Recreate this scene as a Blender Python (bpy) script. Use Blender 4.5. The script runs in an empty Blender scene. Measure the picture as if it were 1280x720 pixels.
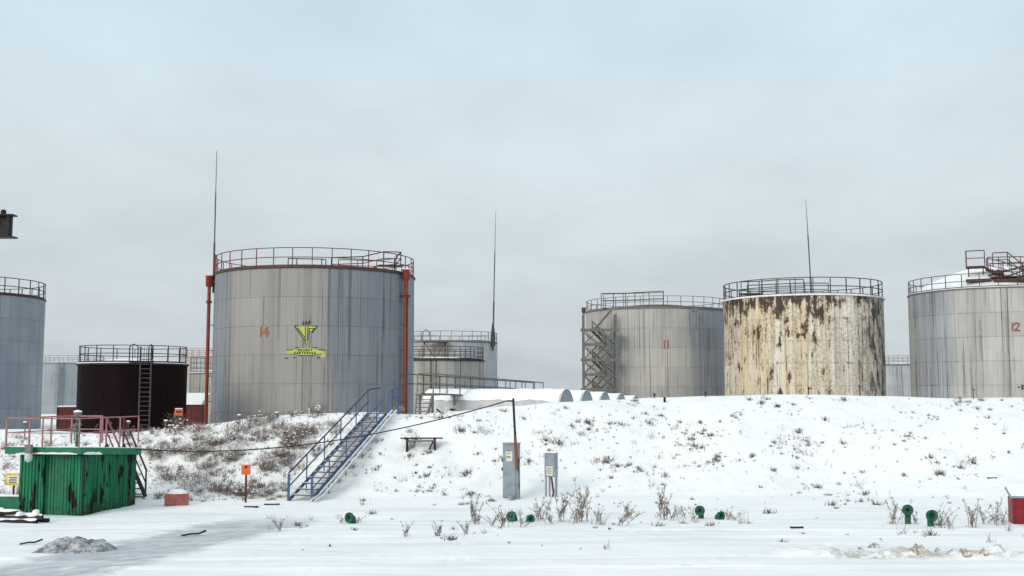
import bpy, math, random
from mathutils import Vector, Matrix, noise as mnoise
R = math.radians
scene = bpy.context.scene
col = scene.collection
random.seed(7)

# ------------------------------------------------------------------ camera
F = 1400.0                       # focal length in photo pixels (1280 wide)
EYE = 3.7
PITCH = math.atan(132.0 / F)
cam = bpy.data.cameras.new('camera'); cam.sensor_width = 36.0; cam.lens = F / 1280 * 36.0
cam.clip_start = 0.1; cam.clip_end = 6000
camo = bpy.data.objects.new('camera', cam); col.objects.link(camo)
camo.location = (0, 0, EYE); camo.rotation_euler = (math.pi / 2 + PITCH, 0, 0)
scene.camera = camo
scene.render.resolution_x = 1024; scene.render.resolution_y = 576
scene.render.engine = 'CYCLES'

# ------------------------------------------------------------------ sky
SUN_AZ, SUN_EL = R(216), R(24)   # azimuth clockwise from +Y: behind the camera, to the left
world = bpy.data.worlds.new('World'); scene.world = world; world.use_nodes = True
nt = world.node_tree; nt.nodes.clear()
def wn(t, **k):
    n = nt.nodes.new(t)
    for a, b in k.items(): setattr(n, a, b)
    return n
def wl(a, b): nt.links.new(a, b)
wo = wn('ShaderNodeOutputWorld'); bg = wn('ShaderNodeBackground'); wl(bg.outputs[0], wo.inputs[0])
bg.inputs[1].default_value = 0.09
sky = wn('ShaderNodeTexSky'); sky.sky_type = 'NISHITA'; sky.sun_disc = False
sky.sun_elevation = SUN_EL; sky.sun_rotation = SUN_AZ; sky.air_density = 1.0; sky.dust_density = 3.0
tc = wn('ShaderNodeTexCoord'); sep = wn('ShaderNodeSeparateXYZ'); wl(tc.outputs['Generated'], sep.inputs[0])
def wm(op, a, b=None, clamp=False):
    n = wn('ShaderNodeMath', operation=op); n.use_clamp = clamp
    for i, s in enumerate((a, b)):
        if s is None: continue
        if isinstance(s, (int, float)): n.inputs[i].default_value = s
        else: wl(s, n.inputs[i])
    return n.outputs[0]
zc = wm('MAXIMUM', sep.outputs[2], 0.0)
den = wm('ADD', zc, 0.22)
cx = wm('DIVIDE', sep.outputs[0], den); cy = wm('DIVIDE', sep.outputs[1], den)
comb = wn('ShaderNodeCombineXYZ'); wl(cx, comb.inputs[0]); wl(wm('MULTIPLY', cy, 0.8), comb.inputs[1])
n1 = wn('ShaderNodeTexNoise'); n1.inputs['Scale'].default_value = 2.6; n1.inputs['Detail'].default_value = 7
n1.inputs['Roughness'].default_value = 0.52; n1.inputs['Distortion'].default_value = 0.1; wl(comb.outputs[0], n1.inputs['Vector'])
n2 = wn('ShaderNodeTexNoise'); n2.inputs['Scale'].default_value = 0.8; n2.inputs['Detail'].default_value = 3
wl(comb.outputs[0], n2.inputs['Vector'])
rz = wn('ShaderNodeValToRGB'); wl(sep.outputs[2], rz.inputs[0])          # overcast gradient, grey at horizon, brighter up
cr = rz.color_ramp; cr.interpolation = 'EASE'
cr.elements[0].position = 0.0; cr.elements[0].color = (5.6, 6.15, 6.55, 1)
cr.elements[1].position = 1.0; cr.elements[1].color = (8.6, 9.7, 10.3, 1)
for p, c in ((0.09, (6.3, 7.0, 7.4, 1)), (0.2, (6.9, 7.9, 8.35, 1)), (0.33, (6.45, 7.9, 8.7, 1))):
    e = cr.elements.new(p); e.color = c
ct = wn('ShaderNodeMapRange'); wl(n1.outputs['Fac'], ct.inputs[0])
ct.inputs[1].default_value = 0.36; ct.inputs[2].default_value = 0.66; ct.inputs[3].default_value = 0.935; ct.inputs[4].default_value = 1.03
ct2 = wn('ShaderNodeMapRange'); wl(n2.outputs['Fac'], ct2.inputs[0])
ct2.inputs[1].default_value = 0.35; ct2.inputs[2].default_value = 0.65; ct2.inputs[3].default_value = 0.95; ct2.inputs[4].default_value = 1.05
cm = wn('ShaderNodeVectorMath', operation='SCALE'); wl(rz.outputs[0], cm.inputs[0]); wl(wm('MULTIPLY', ct.outputs[0], ct2.outputs[0]), cm.inputs['Scale'])
mx = wn('ShaderNodeMix', data_type='RGBA'); mx.inputs[0].default_value = 0.93
wl(sky.outputs[0], mx.inputs[6]); wl(cm.outputs[0], mx.inputs[7]); wl(mx.outputs[2], bg.inputs[0])

sun = bpy.data.lights.new('sun', 'SUN'); sun.energy = 1.5; sun.angle = R(25); sun.color = (1.0, 0.90, 0.78)
suno = bpy.data.objects.new('sun', sun); col.objects.link(suno)
sd = Vector((math.sin(SUN_AZ) * math.cos(SUN_EL), math.cos(SUN_AZ) * math.cos(SUN_EL), math.sin(SUN_EL)))
suno.rotation_euler = sd.to_track_quat('Z', 'Y').to_euler(); suno.location = sd * 80
vs = scene.view_settings
vs.view_transform = 'Standard'; vs.look = 'None'; vs.exposure = 0.2; vs.gamma = 1.0; vs.use_curve_mapping = False

# ------------------------------------------------------------------ helpers
def ray(px, py):
    u = (px - 640) / F; v = (360 - py) / F
    cp, sp = math.cos(PITCH), math.sin(PITCH)
    f = cp - sp * v
    return u / f, (sp + cp * v) / f             # X per metre of depth, Z per metre of depth
def at(px, py, D):
    a, b = ray(px, py); return Vector((a * D, D, EYE + b * D))
def tag(o, label=None, cat=None, group=None, kind=None):
    if label: o['label'] = label
    if cat: o['category'] = cat
    if group: o['group'] = group
    if kind: o['kind'] = kind
    return o
def empty(name, loc=(0, 0, 0), rz=0.0, label=None, cat=None, group=None):
    o = bpy.data.objects.new(name, None); col.objects.link(o); o.location = loc; o.rotation_euler = (0, 0, rz)
    o.empty_display_size = 0.3
    return tag(o, label, cat, group)
def link(name, me, parent=None, loc=None, rz=0.0):
    o = bpy.data.objects.new(name, me); col.objects.link(o)
    if parent: o.parent = parent
    if loc is not None: o.location = loc
    if rz: o.rotation_euler = (0, 0, rz)
    return o

class MB:
    def __init__(s): s.v = []; s.f = []; s.sm = []; s.mi = []
    def add(s, vs, fs, smooth=False, mi=0):
        o = len(s.v); s.v += [tuple(x) for x in vs]
        for f in fs: s.f.append(tuple(i + o for i in f)); s.sm.append(smooth); s.mi.append(mi)
        return s
    def box(s, c, size, rz=0.0, mi=0, M=None):
        x, y, z = (a / 2 for a in size); c = Vector(c)
        m = M or Matrix.Rotation(rz, 3, 'Z')
        vs = [c + m @ Vector(p) for p in ((-x,-y,-z),(x,-y,-z),(x,y,-z),(-x,y,-z),(-x,-y,z),(x,-y,z),(x,y,z),(-x,y,z))]
        return s.add(vs, ((3,2,1,0),(4,5,6,7),(0,1,5,4),(1,2,6,5),(2,3,7,6),(3,0,4,7)), False, mi)
    def bar(s, p, q, w, h=None, mi=0):            # square bar between two points
        p, q = Vector(p), Vector(q); d = q - p; L = d.length
        h = h or w
        zx = d.normalized(); up = Vector((0, 0, 1)) if abs(zx.z) < 0.95 else Vector((1, 0, 0))
        yy = up.cross(zx).normalized(); uu = zx.cross(yy)
        M = Matrix((zx, yy, uu)).transposed()
        return s.box((p + q) / 2, (L, w, h), M=M, mi=mi)
    def path(s, pts, r, n=6, mi=0, r1=None, cap=True):
        pts = [Vector(p) for p in pts]; N = len(pts); vs = []; fs = []
        up = None
        for i, p in enumerate(pts):
            d = (pts[min(i + 1, N - 1)] - pts[max(i - 1, 0)]).normalized()
            if up is None: up = Vector((0, 0, 1)) if abs(d.z) < 0.9 else Vector((1, 0, 0))
            a = up.cross(d)
            if a.length < 1e-4: a = Vector((0, 1, 0)).cross(d)
            a.normalize(); b = d.cross(a); up = b
            rr = r if r1 is None else r + (r1 - r) * i / (N - 1)
            for k in range(n):
                t = 2 * math.pi * k / n; vs.append(p + (a * math.cos(t) + b * math.sin(t)) * rr)
        for i in range(N - 1):
            for k in range(n):
                k2 = (k + 1) % n; fs.append((i*n+k, i*n+k2, (i+1)*n+k2, (i+1)*n+k))
        s.add(vs, fs, n > 4, mi)
        if cap:
            s.add(vs[:n], (tuple(reversed(range(n))),), False, mi); s.add(vs[-n:], (tuple(range(n)),), False, mi)
        return s
    def ring(s, r, z, w, h=None, n=72, mi=0, a0=0.0, a1=2 * math.pi):
        h = h or w; full = abs(a1 - a0 - 2 * math.pi) < 1e-6
        m = n if full else n + 1; vs = []; fs = []
        for i in range(m):
            a = a0 + (a1 - a0) * i / n; c, q = math.cos(a), math.sin(a)
            for rr, zz in ((r-w/2, z-h/2), (r+w/2, z-h/2), (r+w/2, z+h/2), (r-w/2, z+h/2)): vs.append((rr*c, rr*q, zz))
        for i in range(n):
            j = (i + 1) % m
            for k in range(4):
                k2 = (k + 1) % 4; fs.append((i*4+k, j*4+k, j*4+k2, i*4+k2))
        return s.add(vs, fs, False, mi)
    def lathe(s, prof, n=48, mi=0, smooth=True, M=None, a0=0.0, a1=2*math.pi, cap0=False, cap1=False):
        full = abs(a1 - a0 - 2 * math.pi) < 1e-6; m = n if full else n + 1
        vs = []; fs = []; K = len(prof)
        for i in range(m):
            a = a0 + (a1 - a0) * i / n
            for r, z in prof:
                p = Vector((r*math.cos(a), r*math.sin(a), z)); vs.append(M @ p if M else p)
        for i in range(n):
            j = (i + 1) % m
            for k in range(K - 1): fs.append((i*K+k, j*K+k, j*K+k+1, i*K+k+1))
        s.add(vs, fs, smooth, mi)
        if cap1 and full: s.add([vs[i*K+K-1] for i in range(n)], (tuple(range(n)),), False, mi)
        if cap0 and full: s.add([vs[i*K] for i in range(n)], (tuple(reversed(range(n))),), False, mi)
        return s
    def mesh(s, name, mats):
        me = bpy.data.meshes.new(name); me.from_pydata(s.v, [], s.f)
        if not isinstance(mats, (list, tuple)): mats = [mats]
        for m in mats: me.materials.append(m)
        me.polygons.foreach_set('use_smooth', s.sm); me.polygons.foreach_set('material_index', s.mi)
        me.update(); return me
    def build(s, name, mats, parent=None, loc=None, rz=0.0, bevel=0.0):
        o = link(name, s.mesh(name, mats), parent, loc, rz)
        if bevel:
            b = o.modifiers.new('bevel', 'BEVEL'); b.width = bevel; b.segments = 2; b.limit_method = 'ANGLE'
        return o

# ------------------------------------------------------------------ node helper
class NB:
    def __init__(s, name):
        s.m = bpy.data.materials.new(name); s.m.use_nodes = True; s.t = s.m.node_tree
        s.b = s.t.nodes['Principled BSDF']
    def n(s, t, **k):
        x = s.t.nodes.new(t)
        for a, b in k.items(): setattr(x, a, b)
        return x
    def l(s, a, b): s.t.links.new(a, b)
    def set(s, sock, val):
        if isinstance(val, (int, float)): sock.default_value = val
        elif isinstance(val, (tuple, list)): sock.default_value = (*val, 1) if len(val) == 3 and sock.type == 'RGBA' else val
        else: s.l(val, sock)
    def math(s, op, a, b=None, c=None, clamp=False):
        x = s.n('ShaderNodeMath', operation=op); x.use_clamp = clamp
        for i, q in enumerate((a, b, c)):
            if q is not None: s.set(x.inputs[i], q)
        return x.outputs[0]
    def mix(s, f, a, b, bt='MIX'):
        x = s.n('ShaderNodeMix', data_type='RGBA', blend_type=bt)
        s.set(x.inputs[0], f); s.set(x.inputs[6], a); s.set(x.inputs[7], b); return x.outputs[2]
    def rng(s, v, a, b, c=0.0, d=1.0, smooth=True):
        x = s.n('ShaderNodeMapRange'); x.interpolation_type = 'SMOOTHSTEP' if smooth else 'LINEAR'
        for i, q in enumerate((v, a, b, c, d)): s.set(x.inputs[i], q)
        return x.outputs[0]
    def vec(s, x, y, z):
        c = s.n('ShaderNodeCombineXYZ')
        for i, q in enumerate((x, y, z)): s.set(c.inputs[i], q)
        return c.outputs[0]
    def noise(s, v, scale=1.0, detail=4.0, rough=0.55, dist=0.0):
        x = s.n('ShaderNodeTexNoise'); x.inputs['Scale'].default_value = scale; x.inputs['Detail'].default_value = detail
        x.inputs['Roughness'].default_value = rough; x.inputs['Distortion'].default_value = dist
        if v is not None: s.l(v, x.inputs['Vector'])
        return x.outputs['Fac']
    def bump(s, h, strength=0.3, dist=0.02):
        b = s.n('ShaderNodeBump'); b.inputs['Strength'].default_value = strength; b.inputs['Distance'].default_value = dist
        s.l(h, b.inputs['Height']); s.l(b.outputs[0], s.b.inputs['Normal'])
    def out(s, color, rough=0.7, metal=0.0):
        s.set(s.b.inputs['Base Color'], color); s.set(s.b.inputs['Roughness'], rough); s.set(s.b.inputs['Metallic'], metal)
        return s.m

def paint(name, c, wear=(0.10, 0.05, 0.03), amount=0.35, rough=0.6, scale=3.0, snow=0.0, metal=0.0):
    """weathered paint: tonal mottling, rust-coloured wear spots; optional frost settled on upward faces"""
    b = NB(name); tcn = b.n('ShaderNodeTexCoord'); p = tcn.outputs['Object']
    a = b.noise(p, scale, 5); q = b.noise(p, scale * 4.3, 4, 0.65)
    cc = b.mix(b.rng(a, 0.3, 0.7), tuple(x * 0.78 for x in c), tuple(min(1, x * 1.16) for x in c))
    cc = b.mix(b.rng(q, 0.66 - 0.22 * amount, 0.74 - 0.16 * amount, 0, min(1, amount * 2)), cc, wear)
    if snow:
        g = b.n('ShaderNodeNewGeometry'); sp = b.n('ShaderNodeSeparateXYZ'); b.l(g.outputs['Normal'], sp.inputs[0])
        f = b.math('MULTIPLY', b.rng(sp.outputs[2], 0.55, 0.85), b.rng(b.noise(p, 7, 3), 0.62 - 0.4 * snow, 0.7 - 0.3 * snow), clamp=True)
        cc = b.mix(f, cc, (0.82, 0.84, 0.87))
    b.bump(q, 0.25, 0.01); b.b.inputs['Specular IOR Level'].default_value = 0.28
    return b.out(cc, rough, metal)

SNOWC = (0.84, 0.855, 0.875)
def snow_mat(name):
    b = NB(name); p = b.n('ShaderNodeTexCoord').outputs['Object']
    n = b.noise(p, 6, 6, 0.6); b.bump(n, 0.35, 0.04)
    return b.out(b.mix(b.rng(n, 0.3, 0.7), (0.83, 0.84, 0.85), (0.895, 0.895, 0.895)), 0.85)
M_snow = snow_mat('settled_snow')
M_redpipe = paint('red_oxide_pipe', (0.22, 0.045, 0.025), (0.09, 0.025, 0.018), 0.3, 0.55)
M_redrail = paint('red_rail', (0.15, 0.04, 0.032), (0.08, 0.035, 0.03), 0.3, 0.6)
M_darkred = paint('dark_red_rail', (0.075, 0.03, 0.028), (0.05, 0.03, 0.028), 0.3, 0.6)
M_darkrail = paint('dark_steel', (0.055, 0.048, 0.048), (0.12, 0.06, 0.04), 0.25, 0.6)
M_greyrail = paint('grey_steel', (0.16, 0.155, 0.15), (0.10, 0.07, 0.05), 0.3, 0.6)
M_palerail = paint('pale_pink_rail', (0.36, 0.25, 0.24), (0.2, 0.1, 0.08), 0.25, 0.6)
M_black = paint('black_paint', (0.012, 0.012, 0.013), (0.035, 0.02, 0.016), 0.25, 0.55)
M_pinkrail = paint('faded_pink_rail', (0.34, 0.15, 0.165), (0.24, 0.09, 0.08), 0.3, 0.6, snow=0.9)
M_blue = paint('blue_paint', (0.06, 0.115, 0.215), (0.045, 0.05, 0.07), 0.4, 0.6)
M_navy = paint('dark_blue_paint', (0.03, 0.055, 0.10), (0.04, 0.04, 0.05), 0.35, 0.6)
M_tread = paint('snowy_tread', (0.15, 0.125, 0.11), (0.07, 0.05, 0.04), 0.4, 0.8, snow=1.15)
M_green = paint('valve_green', (0.012, 0.115, 0.065), (0.01, 0.03, 0.025), 0.3, 0.45)
M_cab = paint('cabinet_grey', (0.235, 0.275, 0.315), (0.17, 0.16, 0.15), 0.12, 0.5)
M_paper = paint('paper_notice', (0.62, 0.60, 0.53), (0.4, 0.36, 0.3), 0.2, 0.8)
M_ink = paint('dark_ink', (0.03, 0.03, 0.035), (0.05, 0.05, 0.05), 0.1, 0.7)
M_orange = paint('orange_sign', (0.58, 0.13, 0.04), (0.35, 0.09, 0.04), 0.15, 0.55)
M_yellow = paint('yellow_sign', (0.72, 0.47, 0.03), (0.45, 0.28, 0.03), 0.15, 0.55)
M_white = paint('white_paint', (0.72, 0.70, 0.70), (0.5, 0.45, 0.4), 0.15, 0.6)
M_wood = paint('dark_wood', (0.026, 0.021, 0.02), (0.05, 0.04, 0.033), 0.3, 0.85, scale=5)
M_redbox = paint('red_box_paint', (0.21, 0.016, 0.018), (0.08, 0.015, 0.015), 0.25, 0.5)
M_pinkblock = paint('faded_red_block', (0.34, 0.115, 0.10), (0.22, 0.12, 0.11), 0.35, 0.9, scale=5)
M_rustred = paint('rust_red', (0.10, 0.025, 0.022), (0.05, 0.018, 0.015), 0.4, 0.75)
M_glass = paint('lamp_glass', (0.42, 0.5, 0.48), (0.3, 0.36, 0.35), 0.1, 0.15)
M_rod = paint('rod_steel', (0.075, 0.08, 0.09), (0.09, 0.06, 0.05), 0.2, 0.5)
M_turq = paint('turquoise_pipe', (0.05, 0.26, 0.25), (0.04, 0.08, 0.08), 0.3, 0.5)

# ------------------------------------------------------------------ terrain
CP = [(-900,548),(-200,546),(0,538),(60,541),(100,544),(150,542),(200,537),(240,532),(270,529),(320,522),(370,518),(450,516),(517,519),
      (560,515),(640,508),(700,503),(770,500),(830,497),(900,495),(1000,493),(1100,495),(1200,498),(1280,497),(1500,500),(2600,505)]
def sstep(a, b, x):
    t = max(0.0, min(1.0, (x - a) / (b - a))); return t * t * (3 - 2 * t)
def crestD(X): return 46.0 + 4.0 * sstep(-4, 8, X)
def toeD(X): return 39.4 + 0.9 * sstep(-6, 0, X) - 0.5 * sstep(8, 16, X)
def crestH(X):
    D = crestD(X); p = 640 + X / D * F
    for (a, ya), (b, yb) in zip(CP, CP[1:]):
        if p <= b or b == CP[-1][0]:
            t = max(0, min(1, (p - a) / (b - a))); y = ya + (yb - ya) * (t * t * (3 - 2 * t)); break
    return EYE - (y - 492) / F * D
def fbm(x, y, o=4):
    return mnoise.fractal(Vector((x, y, 3.7)), 1.0, 2.0, o)
RIDGE = [at(1000, 687, 26.6), at(1085, 686, 26.6), at(1150, 690, 26.2), at(1230, 692, 26.0), at(1330, 700, 25.3)]
PRINTS = {}
def _prints():
    rnd = random.Random(31)
    for x0, y0, x1, y1 in ((415, 676, 600, 664), (300, 700, 470, 655), (700, 668, 930, 660), (560, 700, 660, 632), (850, 705, 1090, 672), (180, 640, 380, 632), (470, 690, 720, 705)):
        a, b = [Vector(((px - 640) / F * (5180 / (py - 492)), 5180 / (py - 492))) for px, py in ((x0, y0), (x1, y1))]
        d = b - a; n = int(d.length / 0.42); t = d.normalized(); nr = Vector((-t.y, t.x))
        for k in range(n):
            if rnd.random() < 0.25: continue
            p = a + t * (k * 0.42 + rnd.uniform(-.06, .06)) + nr * ((0.11 if k % 2 else -0.11) + rnd.gauss(0, 0.03) + 0.5 * math.sin(k * 0.21))
            for i in (-1, 0, 1):
                for j in (-1, 0, 1): PRINTS.setdefault((int(p.x * 2) + i, int(p.y * 2) + j), []).append((p.x, p.y, t.x, t.y, rnd.uniform(0.05, 0.10)))
_prints()
def height(X, Y):
    t0, c0 = toeD(X), crestD(X); h = crestH(X)
    w = 0.35 * fbm(X * 0.16, 5.1, 2)
    t = (Y - t0 - w) / (c0 - t0)
    near = 1.0 - sstep(70, 90, abs(X)) * 0
    if t <= 0: z = 0.0
    elif t < 1: z = h * (0.55 * t + 0.45 * t * t * (3 - 2 * t)) if t < 0.9 else h * (0.55 * t + 0.45 * t * t * (3 - 2 * t))
    else: z = h
    z += 0.10 * sstep(-0.45, 0.05, t) * (1 - sstep(0.05, 0.3, t))          # drift at the toe
    if Y > c0 + 2.2:
        z = h + (0.4 - h) * sstep(c0 + 2.2, c0 + 11, Y)
    if Y < 62 and abs(X) < 60:
        on = sstep(-0.02, 0.12, t) * (1 - sstep(0.86, 1.0, t))
        left = 1 - sstep(-9, -3, X)
        z += on * (0.07 + 0.10 * left) * fbm(X * 0.55, Y * 0.55, 4) + on * 0.05 * fbm(X * 2.1, Y * 2.1, 4)
        flat = 1 - sstep(-0.05, 0.1, t)
        z += flat * (0.035 * fbm(X * 0.35, Y * 0.5, 3) + 0.012 * fbm(X * 2.3, Y * 2.3, 3))
        if 20 < Y < 38:
            for fx, fy, tx, ty, dp in PRINTS.get((int(X * 2), int(Y * 2)), ()):
                u = (X - fx) * tx + (Y - fy) * ty; v = -(X - fx) * ty + (Y - fy) * tx
                e = (u / 0.17) ** 2 + (v / 0.09) ** 2
                if e < 4: z -= dp * math.exp(-e * 1.3) - 0.010 * math.exp(-(e - 2) ** 2)
            for yc, sl in ((24.3, 0.012), (25.75, 0.015), (29.6, -0.02), (31.0, -0.022)):
                dd = Y - yc - sl * X - 0.12 * math.sin(X * 0.23)
                if abs(dd) < 0.6: z += (-0.055 * math.exp(-(dd / 0.13) ** 2) + 0.03 * math.exp(-((abs(dd) - 0.27) / 0.08) ** 2)) * max(0.0, 0.6 + 0.9 * mnoise.noise(Vector((X * 0.3, yc, 0))))
        # wheel-ruts and the ploughed ridge of soil and snow
        for a, b in zip(RIDGE, RIDGE[1:]):
            if a.x - 0.5 <= X <= b.x + 0.5 and 24 < Y < 29:
                k = max(0, min(1, (X - a.x) / (b.x - a.x))); yc = a.y + (b.y - a.y) * k
                z = max(z, z + 0.26 * max(0, 1 - ((Y - yc) / 0.6) ** 2) * max(0, 0.42 + 1.0 * fbm(X * 1.1, Y * 1.4, 4))); break
    return z
def hit(px, py):
    a, b = ray(px, py); D = 15.0; last = D
    while D < 60:
        if EYE + b * D <= height(a * D, D):
            lo, hi = last, D
            for _ in range(18):
                m = (lo + hi) / 2
                if EYE + b * m <= height(a * m, m): hi = m
                else: lo = m
            D = hi; return Vector((a * D, D, height(a * D, D)))
        last = D; D += 0.25
    return at(px, py, 48)
def gz(X, Y): return height(X, Y)

def make_ground():
    xs = [-3000, -1500, -700, -350, -200, -130, -95, -75, -62, -54] + [-48 + 1.0 * i for i in range(20)] + [-28 + 0.25 * i for i in range(48)] + [-16 + 0.125 * i for i in range(257)] + [16.25 + 0.25 * i for i in range(47)] \
         + [28.8 + 1.0 * i for i in range(20)] + [50, 56, 64, 78, 98, 135, 200, 350, 700, 1500, 3000]
    ys = [-400, -150, -60, -20, 0, 8, 13, 16, 18] + [19 + 0.1 * i for i in range(200)] + [39 + 0.2 * i for i in range(66)] + [52.5 + 0.75 * i for i in range(14)] \
         + [64, 68, 74, 82, 92, 110, 140, 200, 320, 600, 1200, 2500, 4500]
    vs = []; fs = []; nx = len(xs)
    for y in ys:
        for x in xs:
            e = max(-60, min(60, x)); vs.append((x, y, height(e, min(y, 500))))
    for j in range(len(ys) - 1):
        for i in range(nx - 1): fs.append((j*nx+i, j*nx+i+1, (j+1)*nx+i+1, (j+1)*nx+i))
    b = NB('snow_cover'); p = b.n('ShaderNodeTexCoord').outputs['Object']
    sp = b.n('ShaderNodeSeparateXYZ'); b.l(p, sp.inputs[0]); x, y, z = sp.outputs
    big = b.noise(p, 0.35, 5); fine = b.noise(p, 5.0, 6, 0.65); grain = b.noise(p, 24, 3, 0.6)
    c = b.mix(b.rng(big, 0.3, 0.7), (0.84, 0.845, 0.85), (0.905, 0.905, 0.90))
    # icy packed track crossing the left foreground
    lane = b.math('ABSOLUTE', b.math('SUBTRACT', b.math('SUBTRACT', b.math('MULTIPLY', b.math('SUBTRACT', y, 24.3), 0.29), 9.7), x))
    lane = b.math('ADD', lane, b.math('MULTIPLY', b.math('SUBTRACT', b.noise(b.vec(x, b.math('MULTIPLY', y, 1.0), 0.0), 1.1, 6, 0.65), 0.5), 2.4))
    lm = b.math('MULTIPLY', b.rng(lane, 0.95, 1.85, 1.0, 0.0), b.rng(y, 32.0, 35.0, 1.0, 0.0))
    st = b.noise(b.vec(b.math('MULTIPLY', b.math('ADD', x, b.math('MULTIPLY', y, 1.0)), 0.5), b.math('MULTIPLY', b.math('SUBTRACT', y, b.math('MULTIPLY', x, 0.7)), 2.6), 0.0), 1.3, 6, 0.7)
    c = b.mix(b.math('MULTIPLY', lm, b.rng(st, 0.30, 0.60, 0.35, 0.97)), c, (0.34, 0.365, 0.39))
    # thin greyish streaks of packed snow on the yard
    yard = b.rng(y, 36, 39, 1.0, 0.0)
    ys_ = b.noise(b.vec(b.math('MULTIPLY', x, 0.14), b.math('MULTIPLY', y, 1.5), 0.0), 1.0, 6, 0.65)
    c = b.mix(b.math('MULTIPLY', yard, b.rng(ys_, 0.42, 0.68, 0.0, 0.62)), c, (0.63, 0.665, 0.71))
    # soil and litter showing through the thin snow of the shrubby left bank
    lb = b.math('MULTIPLY', b.rng(b.math('SUBTRACT', x, b.math('ADD', b.math('MULTIPLY', b.math('SUBTRACT', y, 39.5), 0.33), -7.25)), 0.95, 0.15, 0.0, 1.0), b.math('MULTIPLY', b.rng(y, 38.6, 40.0), b.rng(y, 46.5, 48.5, 1.0, 0.0)))
    so = b.noise(b.vec(b.math('MULTIPLY', x, 1.7), b.math('MULTIPLY', y, 0.8), z), 1.7, 9, 0.78)
    c = b.mix(b.math('MULTIPLY', lb, b.rng(so, 0.51, 0.64, 0.0, 0.6)), c, (0.36, 0.295, 0.262))
    # flecks of soil on the rest of the bank
    rb = b.math('MULTIPLY', b.rng(x, -6.5, -4.5), b.math('MULTIPLY', b.rng(y, 40.5, 42), b.rng(y, 52, 54, 1.0, 0.0)))
    sf = b.noise(p, 4.2, 6, 0.7)
    c = b.mix(b.math('MULTIPLY', rb, b.rng(sf, 0.62, 0.72, 0.0, 0.55)), c, (0.34, 0.29, 0.26))
    un = b.noise(p, 1.1, 7, 0.7)
    c = b.mix(b.math('MULTIPLY', b.rng(y, 38, 41), b.rng(un, 0.48, 0.70, 0.0, 0.40)), c, (0.66, 0.64, 0.625))
    # soil mixed into the ploughed ridge
    rd = b.math('MULTIPLY', b.math('MULTIPLY', b.rng(x, 6.6, 7.8), b.rng(x, 11.5, 13, 1.0, 0.0)), b.math('MULTIPLY', b.rng(y, 25.4, 25.9), b.rng(y, 26.5, 27.1, 1.0, 0.0)))
    rn = b.noise(p, 3.2, 6, 0.7)
    c = b.mix(b.math('MULTIPLY', rd, b.rng(rn, 0.40, 0.58, 0.0, 0.8)), c, (0.40, 0.34, 0.285))
    b.bump(b.math('ADD', b.math('ADD', fine, b.math('MULTIPLY', grain, 0.3)), b.math('MULTIPLY', ys_, 0.5)), 0.4, 0.05)
    m = b.out(c, 0.85)
    me = bpy.data.meshes.new('snow_ground'); me.from_pydata(vs, [], fs); me.materials.append(m)
    me.polygons.foreach_set('use_smooth', [True] * len(fs)); me.update()
    o = link('snow_ground', me); tag(o, 'snow covered yard rising into a long embankment', None, None, 'structure')
make_ground()

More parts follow.
